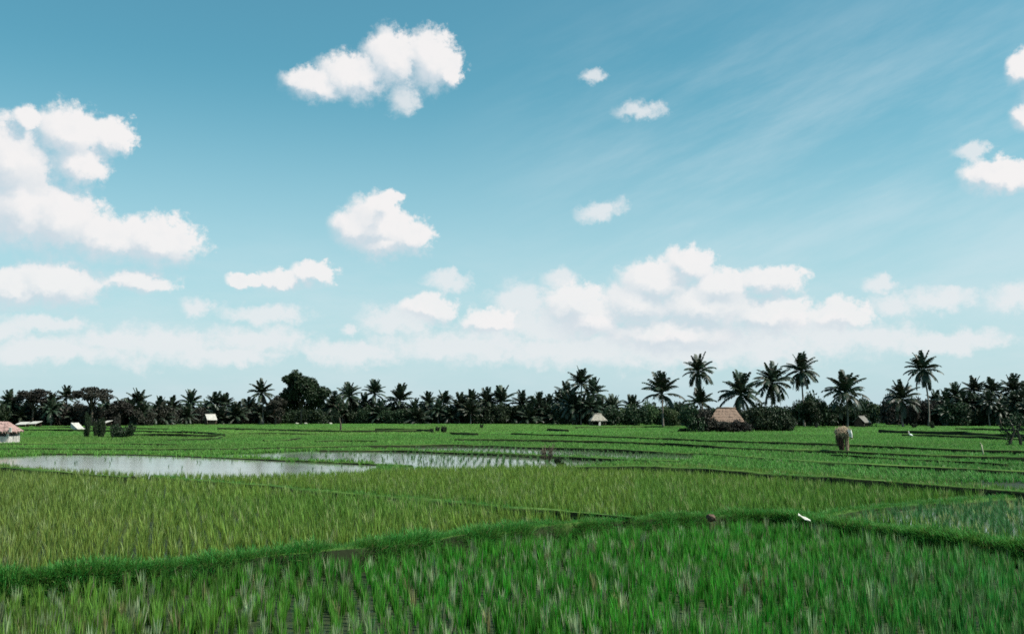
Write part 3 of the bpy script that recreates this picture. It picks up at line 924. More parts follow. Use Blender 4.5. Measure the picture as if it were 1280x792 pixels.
def depth_at(px):
    return float(np.interp(px, [-300, 0, 180, 240, 420, 690, 720, 780, 850, 1000, 1090, 1150, 1290, 1600], [180, 185, 190, 215, 225, 222, 198, 205, 195, 185, 210, 186, 182, 175]))
SKY = [ # skyline palms of the treeline, each picked out
    (14,488,15,'palm nearest the left end of the treeline, above the rosy-roofed hut','full'),
    (68,489,13,'palm between the two flat-topped trees','full'),
    (84,483,12,'palm with its head touching the left edge of the wide flat-topped tree','spiky'),
    (171,486,16,'ragged palm standing clear on the right of the wide flat-topped tree','full'),
    (200,496,13,'low palm midway between the ragged palm and the pale-roofed hut','full'),
    (216,495,12,'second low palm left of the pale-roofed hut','full'),
    (238,488,14,'palm rising above the treeline just left of the pale-roofed hut','spiky'),
    (268,489,14,'palm directly above the pale-roofed hut','full'),
    (284,492,13,'palm close on the right of the one above the pale-roofed hut','spiky'),
    (312,497,12,'shaggy low palm between the pale-roofed hut and the tall palm','full'),
    (420,491,15,'palm behind the slim dark tree that stands out in the field','full'),
    (439,478,15,'higher left palm of the twin heads right of the domed tree','full'),
    (467,475,14,'higher right palm of the twin heads right of the domed tree','spiky'),
    (456,491,13,'lower palm squeezed between the twin high heads','full'),
    (498,481,17,'spiky palm standing up alone right of the twin heads','spiky'),
    (519,498,13,'short palm filling the dip right of the lone spiky palm','full'),
    (535,490,12,'palm above the three small field shrubs, left one of the pair','spiky'),
    (553,489,13,'palm above the three small field shrubs, right one of the pair','spiky'),
    (575,492,14,'palm right of the pair above the field shrubs','full'),
    (592,487,13,'palm with a dark upright tuft in the middle of the treeline','spiky'),
    (608,485,14,'palm close on the left of the fan-shaped palm','full'),
    (626,483,17,'fan-shaped palm opening widest in the middle of the treeline','spiky'),
    (655,489,14,'palm right of the fan-shaped palm','full'),
    (672,490,13,'palm with a narrow upright head left of the dense clump','spiky'),
    (687,493,13,'low palm at the foot of the dense clump, on its left','full'),
    (709,477,15,'left shoulder palm of the dense clump above the grey thatched hut','full'),
    (742,474,16,'right shoulder palm of the dense clump above the grey thatched hut','full'),
    (766,493,14,'palm right of the grey thatched hut, its crown flattened','droop'),
    (789,494,14,'thin-headed palm between the grey thatched hut and the single wide palm','spiky'),
    (851,502,13,'low palm left of the rosy thatched hut behind the pale bush','full'),
    (1180,487,13,'small palm close on the right of the tallest right-hand palm','full'),
    (1196,479,14,'first palm of the dark right-hand row','spiky'),
    (1217,471,15,'second palm of the dark right-hand row, highest of it','full'),
    (1241,472,15,'third palm of the dark right-hand row','full'),
    (1261,469,16,'fourth palm of the dark right-hand row','full'),
    (1281,477,15,'palm cut by the right edge of the view','full'),
]
for i, (px, top, hw, lab, st) in enumerate(SKY):
    palm(px, top, hw, depth_at(px) + (i * 37 % 9) - 4, lab, 'palms along the treeline', st, False, 300 + i)
# low palms that fill the treeline under the skyline heads: nothing tells those of one stretch apart
SEG = [(-12, 20, 500, 4, 'low palm hidden in the dark left end of the treeline'), (20, 160, 503, 14, 'low palm under the flat-topped trees'),
       (160, 350, 503, 20, 'low palm filling the treeline either side of the pale-roofed hut'), (400, 560, 501, 18, 'low palm filling the treeline right of the domed tree'),
       (560, 700, 501, 17, 'low palm filling the middle of the treeline'), (695, 765, 492, 9, 'low palm in the dense clump above the grey thatched hut'),
       (1165, 1290, 490, 12, 'low palm packed into the dark right-hand row')]
MARK = [(5, 'rosy-roofed field hut'), (42, 'smaller flat-topped tree'), (97, 'white tarpaulin shelter'), (116, 'wide flat-topped tree'), (153, 'lone rounded bush'),
        (171, 'ragged clear-standing palm'), (222, 'bare leaning tree'), (262, 'tiny pale-roofed hut'), (312, 'tall palm by the domed tree'), (345, 'brownish round tree'), (377, 'big domed tree'),
        (424, 'slim tree in the field'), (453, 'twin high palm heads'), (498, 'lone spiky palm'), (547, 'three small field shrubs'), (592, 'dark upright palm tuft'), (626, 'fan-shaped palm'),
        (655, 'palm right of the fan-shaped one'), (687, 'left foot of the dense palm clump'), (726, 'tallest palm of the dense clump'), (748, 'grey thatched hut'), (789, 'thin-headed palm'), (828, 'single wide palm'),
        (851, 'rosy thatched hut'), (1019, 'small round tree'), (1057, 'wide palm by the grey roof'), (1077, 'small grey roof'), (1127, 'low leaning palm'), (1157, 'tallest right-hand palm'),
        (1196, 'first palm of the right-hand row'), (1217, 'highest palm of the right-hand row'), (1241, 'third palm of the right-hand row'), (1261, 'fourth palm of the right-hand row'), (1281, 'crooked tree at the right edge')]
SEEN = {}
def beside(kind, px, group):
    m, nm = min(MARK, key=lambda q: abs(q[0] - px))
    how = 'straight below' if abs(px - m) < 4 else ('left of' if px < m else 'right of')
    if 'view past' in nm: return kind + ' out of ' + nm
    l = f'{kind} {how} the {nm}'
    k = SEEN.get(l, 0); SEEN[l] = k + 1
    return l if k == 0 else f'{kind}, ' + ('another', 'a third', 'a fourth', 'a fifth', 'a sixth')[min(k, 5) - 1] + f' {how} the {nm}'
n = 0
for (a, b, top, cnt, lab) in SEG:
    for i in range(cnt):
        px = a + (b - a) * (i + random.uniform(0.2, 0.8)) / cnt
        palm(px, top + random.uniform(-5, 9), random.uniform(11, 16), depth_at(px) + random.uniform(-7, 8), beside('low palm', px, lab), lab.replace('low palm', 'low palms'),
             random.choice(('full', 'full', 'spiky', 'droop')), False, 500 + n)
        n += 1

# ------------------------------------------------------------------ broad-leaved trees and bushes
def leaf_cloud(lumps, nleaf, size, seed, up=0.35):
    """many small leaf faces on and in a set of lumps (centre, radii)"""
    r = np.random.default_rng(seed); Vs = []; n = 0
    for (c, rad) in lumps:
        k = max(8, int(nleaf * (rad[0] * rad[2]) ** 0.9))
        d = r.normal(size=(k, 3)); d /= np.linalg.norm(d, axis=1)[:, None]
        rr = r.uniform(0.45, 1.08, k)[:, None]
        p = np.array(c) + d * rr * np.array(rad)
        a = d * 0.5 + r.normal(size=(k, 3)) * 0.7 + np.array([0, 0, up]); a /= np.linalg.norm(a, axis=1)[:, None]
        u = np.cross(a, r.normal(size=(k, 3))); u /= np.linalg.norm(u, axis=1)[:, None] + 1e-9
        v = np.cross(a, u); s = (size * r.uniform(0.6, 1.4, k))[:, None]
        q = np.stack([p - u * s * 0.9, p - v * s * 0.45 + a * s * 0.1, p + u * s * 0.9 - a * s * 0.2, p + v * s * 0.45 + a * s * 0.1], 1)
        Vs.append(q.reshape(-1, 3)); n += k
    V = np.concatenate(Vs)
    return V, [(4*i, 4*i+1, 4*i+2, 4*i+3) for i in range(n)]

def mesh_np(name, V, Fc):
    me = bpy.data.meshes.new(name); me.from_pydata(V.tolist(), [], Fc); me.update(); return me

def broad_tree(name, px, top, base_D, wpx, crown_h, shape, mat, label, seed, nleaf=260, size=0.28, trunk_r=0.25):
    r = random.Random(seed)
    x, y, ztop = AT(px, top, base_D)
    w = wpx / F * base_D
    root = empty(name, (x, base_D, 0)); tag(root, label, 'tree')
    lumps = []
    cz = ztop - crown_h
    K = {'dome': 26, 'flat': 20, 'round': 18, 'slim': 9}[shape]
    if shape == 'dome':
        K = 0
        for (bx, bz, br, m) in ((0.02, 0.72, 0.25, 7), (-0.16, 0.70, 0.19, 5), (0.17, 0.66, 0.20, 5), (-0.33, 0.46, 0.18, 5), (0.36, 0.42, 0.19, 6), (0.0, 0.5, 0.24, 5), (-0.2, 0.25, 0.24, 4), (0.22, 0.22, 0.26, 4)):
            for j in range(m):
                rad = br * w * r.uniform(0.5, 0.9)
                lumps.append((((bx + r.uniform(-.8, .8) * br) * w, r.uniform(-.25, .25) * w, cz + crown_h * bz + r.uniform(-.7, .55) * br * w), (rad, rad, rad * r.uniform(.65, .95))))
    for i in range(K):
        a = r.uniform(0, 6.28); q = math.sqrt(r.random()) * 0.82
        lx, ly = math.cos(a) * q * w / 2, math.sin(a) * q * w / 2
        if shape == 'flat':
            lz = ztop - 0.55 - 0.25 * crown_h * q - r.uniform(0, 0.5) * crown_h; rad = r.uniform(0.13, 0.2) * w
            rad3 = (rad, rad, rad * 0.34)
        else:
            hi = math.sqrt(max(0, 1 - q * q)); lz = cz + crown_h * 0.93 * hi * r.uniform(0.12, 1.0) ** 0.6 - 0.10 * w
            rad = r.uniform(0.13, 0.22) * w; rad3 = (rad, rad, rad * 0.85)
            lz = max(lz, cz)
        lumps.append(((lx, ly, lz), rad3))
    mb = MB()
    mb.tube([(0, 0, -0.1), (0.1, 0, cz * 0.5), (0, 0.1, cz + 0.25 * crown_h)], [trunk_r, trunk_r * 0.8, trunk_r * 0.55], 8)
    for (c, rad) in lumps[:14]:
        mb.tube([(0, 0.05, max(0.3, cz * 0.75)), (c[0] * 0.45, c[1] * 0.45, (cz + c[2]) / 2), c], [trunk_r * 0.5, trunk_r * 0.3, 0.03], 5)
    obj('trunk', mb.mesh('trunk', True), root, M_BARK)
    V, Fc = leaf_cloud(lumps, nleaf, size, seed)
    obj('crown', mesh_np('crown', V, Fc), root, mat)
    return root

broad_tree('domed_tree', 377, 466, 206, 55, 6.7, 'dome', M_LEAF, 'big dark domed tree rising above the palms left of the middle', 21, 300, 0.30)
broad_tree('flat_topped_tree', 42, 483, 182, 44, 3.2, 'flat', M_LEAFB, 'smaller flat-topped tree near the left end of the treeline', 22, 300, 0.24)
broad_tree('flat_topped_tree', 116, 478, 180, 50, 3.8, 'flat', M_LEAFB, 'wide flat-topped tree with thin branches showing on its right', 23, 260, 0.24)
broad_tree('round_tree', 1019, 495, 160, 36, 3.8, 'round', M_LEAF, 'small round tree at the foot of the tall slim palm', 24, 420, 0.22)
broad_tree('round_tree', 345, 492, 202, 30, 4.0, 'round', M_LEAFB, 'brownish round tree between the tall palm and the big domed tree', 25, 380, 0.24)
broad_tree('round_tree', 150, 498, 184, 34, 4.0, 'round', M_LEAFB, 'brownish round tree right of the wide flat-topped tree', 26, 380, 0.24)
broad_tree('round_tree', 1092, 506, 240, 40, 3.2, 'round', M_LEAFG, 'distant pale green tree in the gap left of the low leaning palm', 27, 300, 0.28)

# slim tree out in the field with a bare curved stem
x, y, _ = G(424.5, 541)
root = empty('slim_tree', (x, y, 0)); tag(root, 'slim dark tree on a bare curved stem standing out in the field', 'tree')
mb = MB(); mb.tube([(0, 0, -0.1), (0.14, 0, 0.5), (0.12, 0, 1.1), (-0.15, 0, 2.0), (-0.2, 0, 3.6)], [0.13, 0.12, 0.1, 0.08, 0.04], 7)
for a in range(6): mb.tube([(-0.15, 0, 1.6 + 0.3 * a), (-0.15 + 0.7 * math.cos(a * 2.4), 0.7 * math.sin(a * 2.4), 2.3 + 0.3 * a)], [0.04, 0.015], 4)
obj('trunk', mb.mesh('trunk', True), root, M_BARK)
r_ = random.Random(3)
V, Fc = leaf_cloud([((-0.2 + r_.uniform(-0.6, 0.6), r_.uniform(-0.6, 0.6), 1.6 + 0.28 * i), (0.5, 0.5, 0.42)) for i in range(10)], 260, 0.13, 31)
obj('crown', mesh_np('crown', V, Fc), root, M_LEAF)

def bush_mesh(w, h, seed, nl=10, leaf=0.2, dens=240):
    r = random.Random(seed); L = []
    for i in range(nl):
        a = r.uniform(0, 6.28); q = math.sqrt(r.random()) * 0.36 * w
        z = h * r.uniform(0.15, 0.78) * (1 - 0.5 * (q / (0.5 * w)) ** 2)
        rad = r.uniform(0.18, 0.28) * min(w, h * 1.3)
        L.append(((q * math.cos(a), q * math.sin(a), max(z, 0.3 * rad)), (rad, rad, rad * 0.85)))
    V, Fc = leaf_cloud(L, dens, leaf, seed)
    k = V[:, 2] < 0.02; V[k, 2] = 0.02
    return V, Fc
BUSH = []
for i in range(6):
    V, Fc = bush_mesh(4.0, 3.0, 150 + i, 12, 0.20, 210); BUSH.append((V, Fc))
def bush_data(i, mat, _c={}):
    k = (i, mat.name)
    if k not in _c:
        me = mesh_np('bush', *BUSH[i]); me.materials.append(mat); _c[k] = me
    return _c[k]
def bush(px, D, w, h, mat, label, group=None, i=None, base_py=None):
    if base_py is not None: x, D, _ = G(px, base_py)
    else: x = AT(px, 530, D)[0]
    o = obj('bush', bush_data(random.randrange(6) if i is None else i, mat))
    o.location = (x, D, 0); o.rotation_euler = (0, 0, random.uniform(0, 6.28)); o.scale = (w / 4.0, w / 4.0, h / 2.5)
    return tag(o, label, 'bush', group)

BSEG = [(-12, 14, 3, 'dark bush at the left end of the treeline'), (10, 170, 11, 'brownish bush under the flat-topped trees'),
        (170, 350, 13, 'brownish bush in the treeline either side of the pale-roofed hut'), (345, 410, 6, 'dark bush under the big domed tree'),
        (400, 560, 13, 'dark bush at the foot of the palms right of the domed tree'), (560, 700, 11, 'dark bush at the foot of the middle palms'),
        (695, 765, 6, 'dark bush in the dense clump behind the grey thatched hut'), (765, 855, 7, 'green bush between the grey thatched hut and the rosy one'),
        (995, 1090, 9, 'dark bush behind the small grey roof'), (1110, 1180, 8, 'brownish bush below the two palms at right'),
        (1170, 1295, 13, 'dark bush filling the right-hand row of palms')]
for (a, b, cnt, lab) in BSEG:
    for i in range(cnt):
        px = a + (b - a) * (i + random.uniform(0.15, 0.85)) / cnt
        D = depth_at(px) + random.uniform(-6, 2)
        if 'rosy' in lab: D = random.uniform(188, 200)
        if 'grey roof' in lab: D = random.uniform(172, 185)
        mt = M_LEAFB if lab.startswith('brown') else (M_LEAFG if lab.startswith('green') and i % 2 else M_LEAF)
        h = random.uniform(2.6, 4.4) * (1.3 if 'rosy one' in lab or 'grey roof' in lab or 'two palms' in lab else 1.0)
        bush(px, D, random.uniform(3.6, 5.6), h, mt, beside(lab.split(' bush')[0] + ' bush', px, lab), lab.replace(' bush ', ' bushes '))
for (px, w, h, lab) in ((867, 3.6, 3.5, 'dark bush at the left end of the clump around the rosy thatched hut'), (884, 2.2, 1.9, 'low dark bush in front of the left half of the rosy thatched hut'),
                        (853, 1.2, 0.6, 'smallest dark bush at the left tip of the clump around the rosy hut'),
                        (877, 2.6, 2.9, 'tall brownish bush close on the left of the rosy thatched hut'), (942, 3.4, 2.9, 'dark bush close on the right of the rosy thatched hut'),
                        (956, 3.8, 3.6, 'tallest dark bush right of the rosy thatched hut'), (972, 3.4, 2.9, 'rounded bush in the right half of the clump around the rosy hut'),
                        (986, 2.4, 1.7, 'low bush at the right tip of the clump around the rosy hut'), (906, 3.6, 1.45, 'low dark bush in front of the rosy thatched hut'),
                        (926, 3.2, 1.5, 'low dark bush in front of the right end of the rosy thatched hut')):
    mt = M_LEAFB if 'brownish' in lab or 'low dark' in lab else M_LEAF
    bush(px, 0, w, h, mt, lab, 'bushes around the rosy thatched hut', None, 541.0 if px < 900 or h < 1.7 else 539.6)
bush(838, 178, 3.8, 3.4, M_LEAFG, 'pale fresh green bush under the single wide palm', None, 2)
bush(968, 140, 2.4, 3.1, M_LEAFG, 'yellow green bush behind the dark ones right of the rosy thatched hut', None, 3)
bush(153.5, 0, 2.0, 1.45, M_LEAF, 'rounded dark bush standing alone in the left field', None, 1, 548.5)
bush(145, 0, 1.0, 2.1, M_LEAFB, 'narrow brown bush leaning on the rounded one in the left field', None, 4, 547.5)
for px, py, w, h, lab in ((109, 548, .7, 2.3, 'leftmost of the three thin saplings in the left field'), (119, 547, .55, 1.5, 'short middle one of the three thin saplings in the left field'),
                      (127, 548, .8, 2.0, 'right one of the three thin saplings in the left field'), (539.5, 541.5, .55, .55, 'leftmost of three small shrubs in the middle field'),
                      (547, 540.5, .6, .75, 'middle one of three small shrubs in the middle field'), (554.5, 541.5, .75, .9, 'rightmost and biggest of three small shrubs in the middle field'),
                      (697.5, 582.5, .35, .42, 'small dark tuft at the edge of the yellowish rice'), (703, 583, .2, .22, 'tiny dark tuft right of the larger tuft'),
                      (602, 536, .5, .9, 'thin weed standing in the far middle field'), (1143, 535.5, .8, .9, 'small sapling in front of the two palms at right'),
                      (1165, 536, .8, 1.1, 'second small sapling in front of the two palms at right')):
    o = bush(px, 0, w, h, M_LEAF, lab, None, None, py); o.name = 'shrub'; o['category'] = 'shrub'

# twiggy brown shrub by the water
x, y, _ = G(684, 577)
root = empty('twiggy_shrub', (x, y, 0)); tag(root, 'brown twiggy shrub on the bund between the flooded paddies', 'shrub')
mb = MB(); r_ = random.Random(5)
for i in range(16):
    a = r_.uniform(0, 6.28); s = r_.uniform(0.1, 0.5)
    mb.tube([(0.08 * math.cos(a), 0.08 * math.sin(a), 0.0), (s * 0.6 * math.cos(a), s * 0.6 * math.sin(a), 0.35), (s * math.cos(a), s * math.sin(a), r_.uniform(0.55, 0.95))], [0.025, 0.018, 0.006], 4)
obj('stem', mb.mesh('stem', True), root, M_BARK)
V, Fc = leaf_cloud([((r_.uniform(-.22, .22), r_.uniform(-.22, .22), r_.uniform(0.25, 0.8)), (.16, .16, .16)) for i in range(8)], 700, 0.045, 8)
obj('foliage', mesh_np('foliage', V, Fc), root, M_TWIG)

# shrub-like tree cut by the right edge, nearer than the treeline
x, y, _ = G(1271, 559)
root = empty('leaning_tree', (x, y, 0)); tag(root, 'dark crooked little tree at the right edge, nearer than the treeline', 'tree')
mb = MB()
mb.tube([(-0.55, 0, -0.1), (-0.4, 0, 0.5), (-0.1, 0, 1.1), (-0.5, 0, 2.1)], [0.12, 0.1, 0.09, 0.03], 7)
mb.tube([(0.35, 0.1, -0.1), (0.25, 0, 0.6), (0.1, 0, 1.2), (0.7, 0, 2.3)], [0.12, 0.1, 0.09, 0.03], 7)
mb.tube([(-0.3, 0, 0.8), (-0.9, 0.1, 1.35), (-1.0, 0.2, 2.0)], [0.07, 0.05, 0.02], 6)
obj('trunk', mb.mesh('trunk', True), root, M_BARK)
r_ = random.Random(9)
L = [((-0.75, 0, 1.35), (.45, .4, .4)), ((-0.4, 0, 1.75), (.5, .4, .35)), ((0.1, .2, 1.25), (.55, .5, .4)), ((0.6, 0, 1.7), (.6, .5, .5)), ((0.2, .3, 2.1), (.5, .5, .35)), ((1.0, 0, 1.1), (.5, .5, .45)),
     ((-0.55, 0, 0.75), (.3, .25, .3)), ((0.8, .2, 0.6), (.45, .4, .35)), ((-0.45, 0.1, 0.3), (.25, .2, .25))]
V, Fc = leaf_cloud(L, 620, 0.09, 12)
obj('crown', mesh_np('crown', V, Fc), root, M_LEAF)

# far wood behind the palms: one mass
Vs, Fs_ = [], []; b = 0
for i in range(150):
    px = -330 + 1990 * (i + random.uniform(0, 1)) / 150
    D = max(depth_at(px), 200) + random.uniform(14, 60)
    gap = 1 - 0.45 * math.exp(-((px - 1095) / 40) ** 2) - 0.25 * math.exp(-((px - 815) / 60) ** 2)
    x = AT(px, 530, D)[0]; V, Fc = BUSH[i % 6]
    s = random.uniform(1.5, 2.4); a = random.uniform(0, 6.28)
    A = np.array(Matrix.Rotation(a, 3, 'Z')) * np.array([[s], [s], [random.uniform(1.2, 1.75) * gap]])
    Vs.append(V @ A.T + np.array([x, D, 0])); Fs_ += [tuple(k + b for k in f) for f in Fc]; b += len(V)
tag(obj('far_wood', mesh_np('far_wood', np.concatenate(Vs), Fs_), mat=M_LEAF), 'dark mass of distant trees behind the palms', 'wood', None, 'stuff')

# ------------------------------------------------------------------ huts
def hip_roof(w, d, ze, zr, ridge, courses, over=0.05, fringe=0.10, seed=0):
    """thatched hip roof in stepped courses with a frayed lower edge"""
    r = random.Random(seed); mb = MB()
    for c in range(courses):
        t0, t1 = c / courses, (c + 1) / courses
        def ring(t, lift):
            hw = w / 2 + (ridge / 2 - w / 2) * t; hd = d / 2 * (1 - t) + 0.02; z = ze + (zr - ze) * t + lift
            return hw, hd, z
        A = ring(t0 - 0.25 / courses if c else 0, over); B = ring(t1, over * 0.2)
        n = 14
        def loop(S_, jit):
            hw, hd, z = S_; P = []
            for (x0, y0, x1, y1) in ((-hw, -hd, hw, -hd), (hw, -hd, hw, hd), (hw, hd, -hw, hd), (-hw, hd, -hw, -hd)):
                for k in range(n):
                    f = k / n; P.append((x0 + (x1 - x0) * f + r.uniform(-jit, jit), y0 + (y1 - y0) * f + r.uniform(-jit, jit), z + r.uniform(-jit, jit)))
            return P
        a = loop(A, fringe * 0.4); bb = loop(B, 0.01); u = [(x * 0.97, y * 0.97, z - 0.09) for x, y, z in a]
        m = len(a)
        mb.add(a + bb + u, [(k, (k+1) % m, m + (k+1) % m, m + k) for k in range(m)] + [(2*m + k, 2*m + (k+1) % m, (k+1) % m, k) for k in range(m)])
    mb.add([(-ridge/2, -.02, zr), (ridge/2, -.02, zr), (ridge/2, .02, zr), (-ridge/2, .02, zr)], [(0, 1, 2, 3)])
    # straw ends hanging at the eaves
    for k in range(int((w + d) * 16)):
        s = r.random() * 2 * (w + d)
        if s < w: x, y, nx, ny = -w/2 + s, -d/2, 0, -1
        elif s < w + d: x, y, nx, ny = w/2, -d/2 + s - w, 1, 0
        elif s < 2*w + d: x, y, nx, ny = w/2 - (s - w - d), d/2, 0, 1
        else: x, y, nx, ny = -w/2, d/2 - (s - 2*w - d), -1, 0
        l = r.uniform(0.06, 0.22); q = 0.03
        mb.add([(x - q*ny, y + q*nx, ze + 0.04), (x + q*ny, y - q*nx, ze + 0.04), (x + nx * l * .5, y + ny * l * .5, ze - l)], [(0, 1, 2)])
    return mb

def thatched_hut(name, px, D, w, d, ze, zr, ridge, mat, label, rz=0.0, seed=0, wallfrac=0.75, courses=6, wall_mat=None):
    x = AT(px, 530, D)[0]
    root = empty(name, (x, D, 0), rz); tag(root, label, 'hut')
    rf = obj('roof', hip_roof(w, d, ze, zr, ridge, courses, seed=seed).mesh('roof'), root, mat)
    mb = MB(); mb.tube([(-ridge/2 - 0.15, 0, zr + .02), (0, 0, zr + .06), (ridge/2 + 0.15, 0, zr + .02)], [0.10, 0.12, 0.10], 7)
    obj('ridge_cap', mb.mesh('ridge_cap', True), rf, mat)
    for sx in (-1, 1):
        for sy in (-1, 1):
            mb = MB(); mb.tube([(sx * w * 0.40, sy * d * 0.38, -0.1), (sx * w * 0.40, sy * d * 0.38, ze + 0.12)], [0.06, 0.055], 7)
            obj('post', mb.mesh('post', True), root, M_WOOD)
    mb = MB(); hh = ze * wallfrac
    mb.box((0, d * 0.30, hh / 2), (w * 0.74, 0.05, hh)); mb.box((-w * 0.36, 0, hh / 2), (0.05, d * 0.58, hh)); mb.box((w * 0.36, 0, hh / 2), (0.05, d * 0.58, hh))
    obj('wall', mb.mesh('wall'), root, wall_mat or M_WALL)
    mb = MB(); mb.box((0, -d * 0.02, 0.32), (w * 0.70, d * 0.6, 0.07))
    obj('platform', mb.mesh('platform'), root, M_WOOD)
    return root

thatched_hut('thatched_hut', 908, 128, 4.5, 3.9, 1.25, 3.0, 2.1, M_THATCH, 'hut with a rosy thatched roof half sunk among dark bushes', R(-14), 1, 0.75, 5)
h2 = thatched_hut('thatched_hut', 747.5, 186, 3.1, 2.6, 1.05, 2.25, 1.1, M_THATCHG, 'small hut with a grey thatched roof at the foot of the dense palm clump', R(6), 2, 0.3)
mb = MB(); mb.add([(-.2, 0, 0), (.2, 0, 0), (.25, .05, .9), (-.1, .05, .9), (-.2, .06, 0), (.2, .06, 0), (.25, .11, .9), (-.1, .11, .9)], [(0,1,2,3),(5,4,7,6),(0,4,5,1),(3,2,6,7),(1,5,6,2),(0,3,7,4)])
o = obj('pale_board', mb.mesh('pale_board'), mat=M_PALE); x = AT(749.5, 530, 184)[0]; o.location = (x, 184, 0); o.rotation_euler = (R(-12), 0, 0)
tag(o, 'pale board leaning on the front of the grey thatched hut', 'board')

def gable_hut(px, D, w, d, ze, zr, roofmat, wallmat, label, rz=0.0, seed=0):
    """hut with a ridge across the view, thick two-pitch roof"""
    x = AT(px, 530, D)[0]
    root = empty('small_hut', (x, D, 0), rz); tag(root, label, 'hut')
    mb = MB(); n = 8
    for sgn in (-1, 1):
        V = []
        for i in range(n + 1):
            for (yy, zz) in ((sgn * (d / 2 + 0.25), ze - 0.12), (0, zr)):
                V.append((-w/2 + w * i / n, yy, zz + random.uniform(-.015, .015)))
        U = [(a, b_, c + 0.09) for a, b_, c in V]; m = len(V)
        Fc = [(2*i, 2*i+2, 2*i+3, 2*i+1) for i in range(n)]
        mb.add(V + U, Fc + [tuple(k + m for k in reversed(f)) for f in Fc] + [(2*i, m+2*i, m+2*i+2, 2*i+2) for i in range(n)] + [(0, 1, m+1, m), (2*n, m+2*n, m+2*n+1, 2*n+1)])
    me = mb.mesh('roof'); poly_normals_up(me); rf = obj('roof', me, root, roofmat)
    mb = MB(); mb.tube([(-w/2 - .05, 0, zr + .1), (w/2 + .05, 0, zr + .1)], 0.07, 6); obj('ridge_cap', mb.mesh('ridge_cap', True), rf, roofmat)
    mb = MB(); mb.box((0, d/2 - .1, ze/2), (w * .86, .06, ze)); mb.box((0, -d/2 + .25, ze * .38), (w * .86, .06, ze * .76))
    for sx in (-1, 1):
        mb.add([(sx*w*.43, -d/2+.25, 0), (sx*w*.43, d/2-.13, 0), (sx*w*.43, d/2-.13, ze-.05), (sx*w*.43, 0, zr-.06), (sx*w*.43, -d/2+.25, ze-.05)], [(0, 1, 2, 3, 4)])
    obj('wall', mb.mesh('wall'), root, wallmat)
    for sx in (-1, 1):
        mb = MB(); mb.tube([(sx * w * .45, -d/2 - .1, -.05), (sx * w * .45, -d/2 - .1, ze - .06)], .05, 6); obj('post', mb.mesh('post', True), root, M_WOOD)
    return root
gable_hut(262.5, 206, 2.1, 2.0, 1.15, 2.15, M_PALE, M_WALL, 'tiny hut with a pale sunlit roof and dark front under the palms', R(36), 1)
gable_hut(1077, 168, 1.7, 1.9, 0.95, 1.85, M_GREYROOF, M_WALL, 'small dark hut with a grey roof under the palms at right', R(36), 2)

# rosy-roofed white hut cut by the left edge
x, y, _ = G(-4, 555.5)
root = empty('field_hut', (x, y, 0), R(4)); tag(root, 'white walled field hut with a rosy roof cut by the left edge', 'hut')
rf = obj('roof', hip_roof(2.9, 2.4, 0.98, 1.72, 1.5, 5, seed=4).mesh('roof'), root, M_TILE)
mb = MB(); mb.box((1.42, -1.18, 1.12), (0.16, 0.14, 0.34)); obj('corner_finial', mb.mesh('corner_finial'), rf, M_PALE)
mb = MB(); mb.box((0, -0.95, 0.32), (2.5, 0.12, 0.64)); mb.box((0, 0.95, 0.45), (2.5, 0.12, 0.9)); mb.box((-1.19, 0, 0.45), (0.12, 1.78, 0.9)); mb.box((1.19, 0, 0.32), (0.12, 1.78, 0.64))
obj('wall', mb.mesh('wall'), root, M_WHITE)
for sx in (-1, 0, 1):
    mb = MB(); mb.box((sx * 1.15, -0.95, 0.82), (0.14, 0.14, 0.36)); obj('pillar', mb.mesh('pillar'), root, M_WHITE)
mb = MB()
for i in range(9): mb.box((random.uniform(-1.2, 1.45), -1.15 + random.uniform(-.12, .1), random.uniform(.06, .16)), (random.uniform(.18, .34), .2, random.uniform(.14, .28)), 0, random.uniform(0, 1))
obj('rubble_base', mb.mesh('rubble_base'), root, M_STONE)

# white tarpaulin shelter
x, y, _ = G(97.5, 538.5)
root = empty('tarpaulin_shelter', (x, y, 0), R(-30)); tag(root, 'small white tarpaulin shelter at the foot of the palms on the left', 'shelter')
mb = MB(); n = 6; V = []
for i in range(n + 1):
    for j in range(n + 1):
        u, v = i / n, j / n
        V.append((-0.75 + 1.5 * u, -0.6 + 1.2 * v, 0.25 + 0.85 * (1 - u) - 0.08 * math.sin(math.pi * u) + random.uniform(-.03, .03)))
U = [(a, b_, c + .03) for a, b_, c in V]; m = len(V)
Fc = [(i*(n+1)+j, (i+1)*(n+1)+j, (i+1)*(n+1)+j+1, i*(n+1)+j+1) for i in range(n) for j in range(n)]
mb.add(V + U, [tuple(reversed(f)) for f in Fc] + [tuple(k + m for k in f) for f in Fc])
mb.add([(-.75, -.6, 1.1), (.75, -.6, .25), (.75, -.62, 0.0), (-.75, -.62, 0.45)], [(0, 1, 2, 3), (3, 2, 1, 0)])
obj('sheet', mb.mesh('sheet'), root, M_PALE)
for sx, sy, hh in ((-.72, -.58, 1.1), (-.72, .58, 1.1), (.72, -.58, .28), (.72, .58, .28)):
    mb = MB(); mb.tube([(sx, sy, -.05), (sx, sy, hh)], .03, 6); obj('pole', mb.mesh('pole', True), root, M_WOOD)

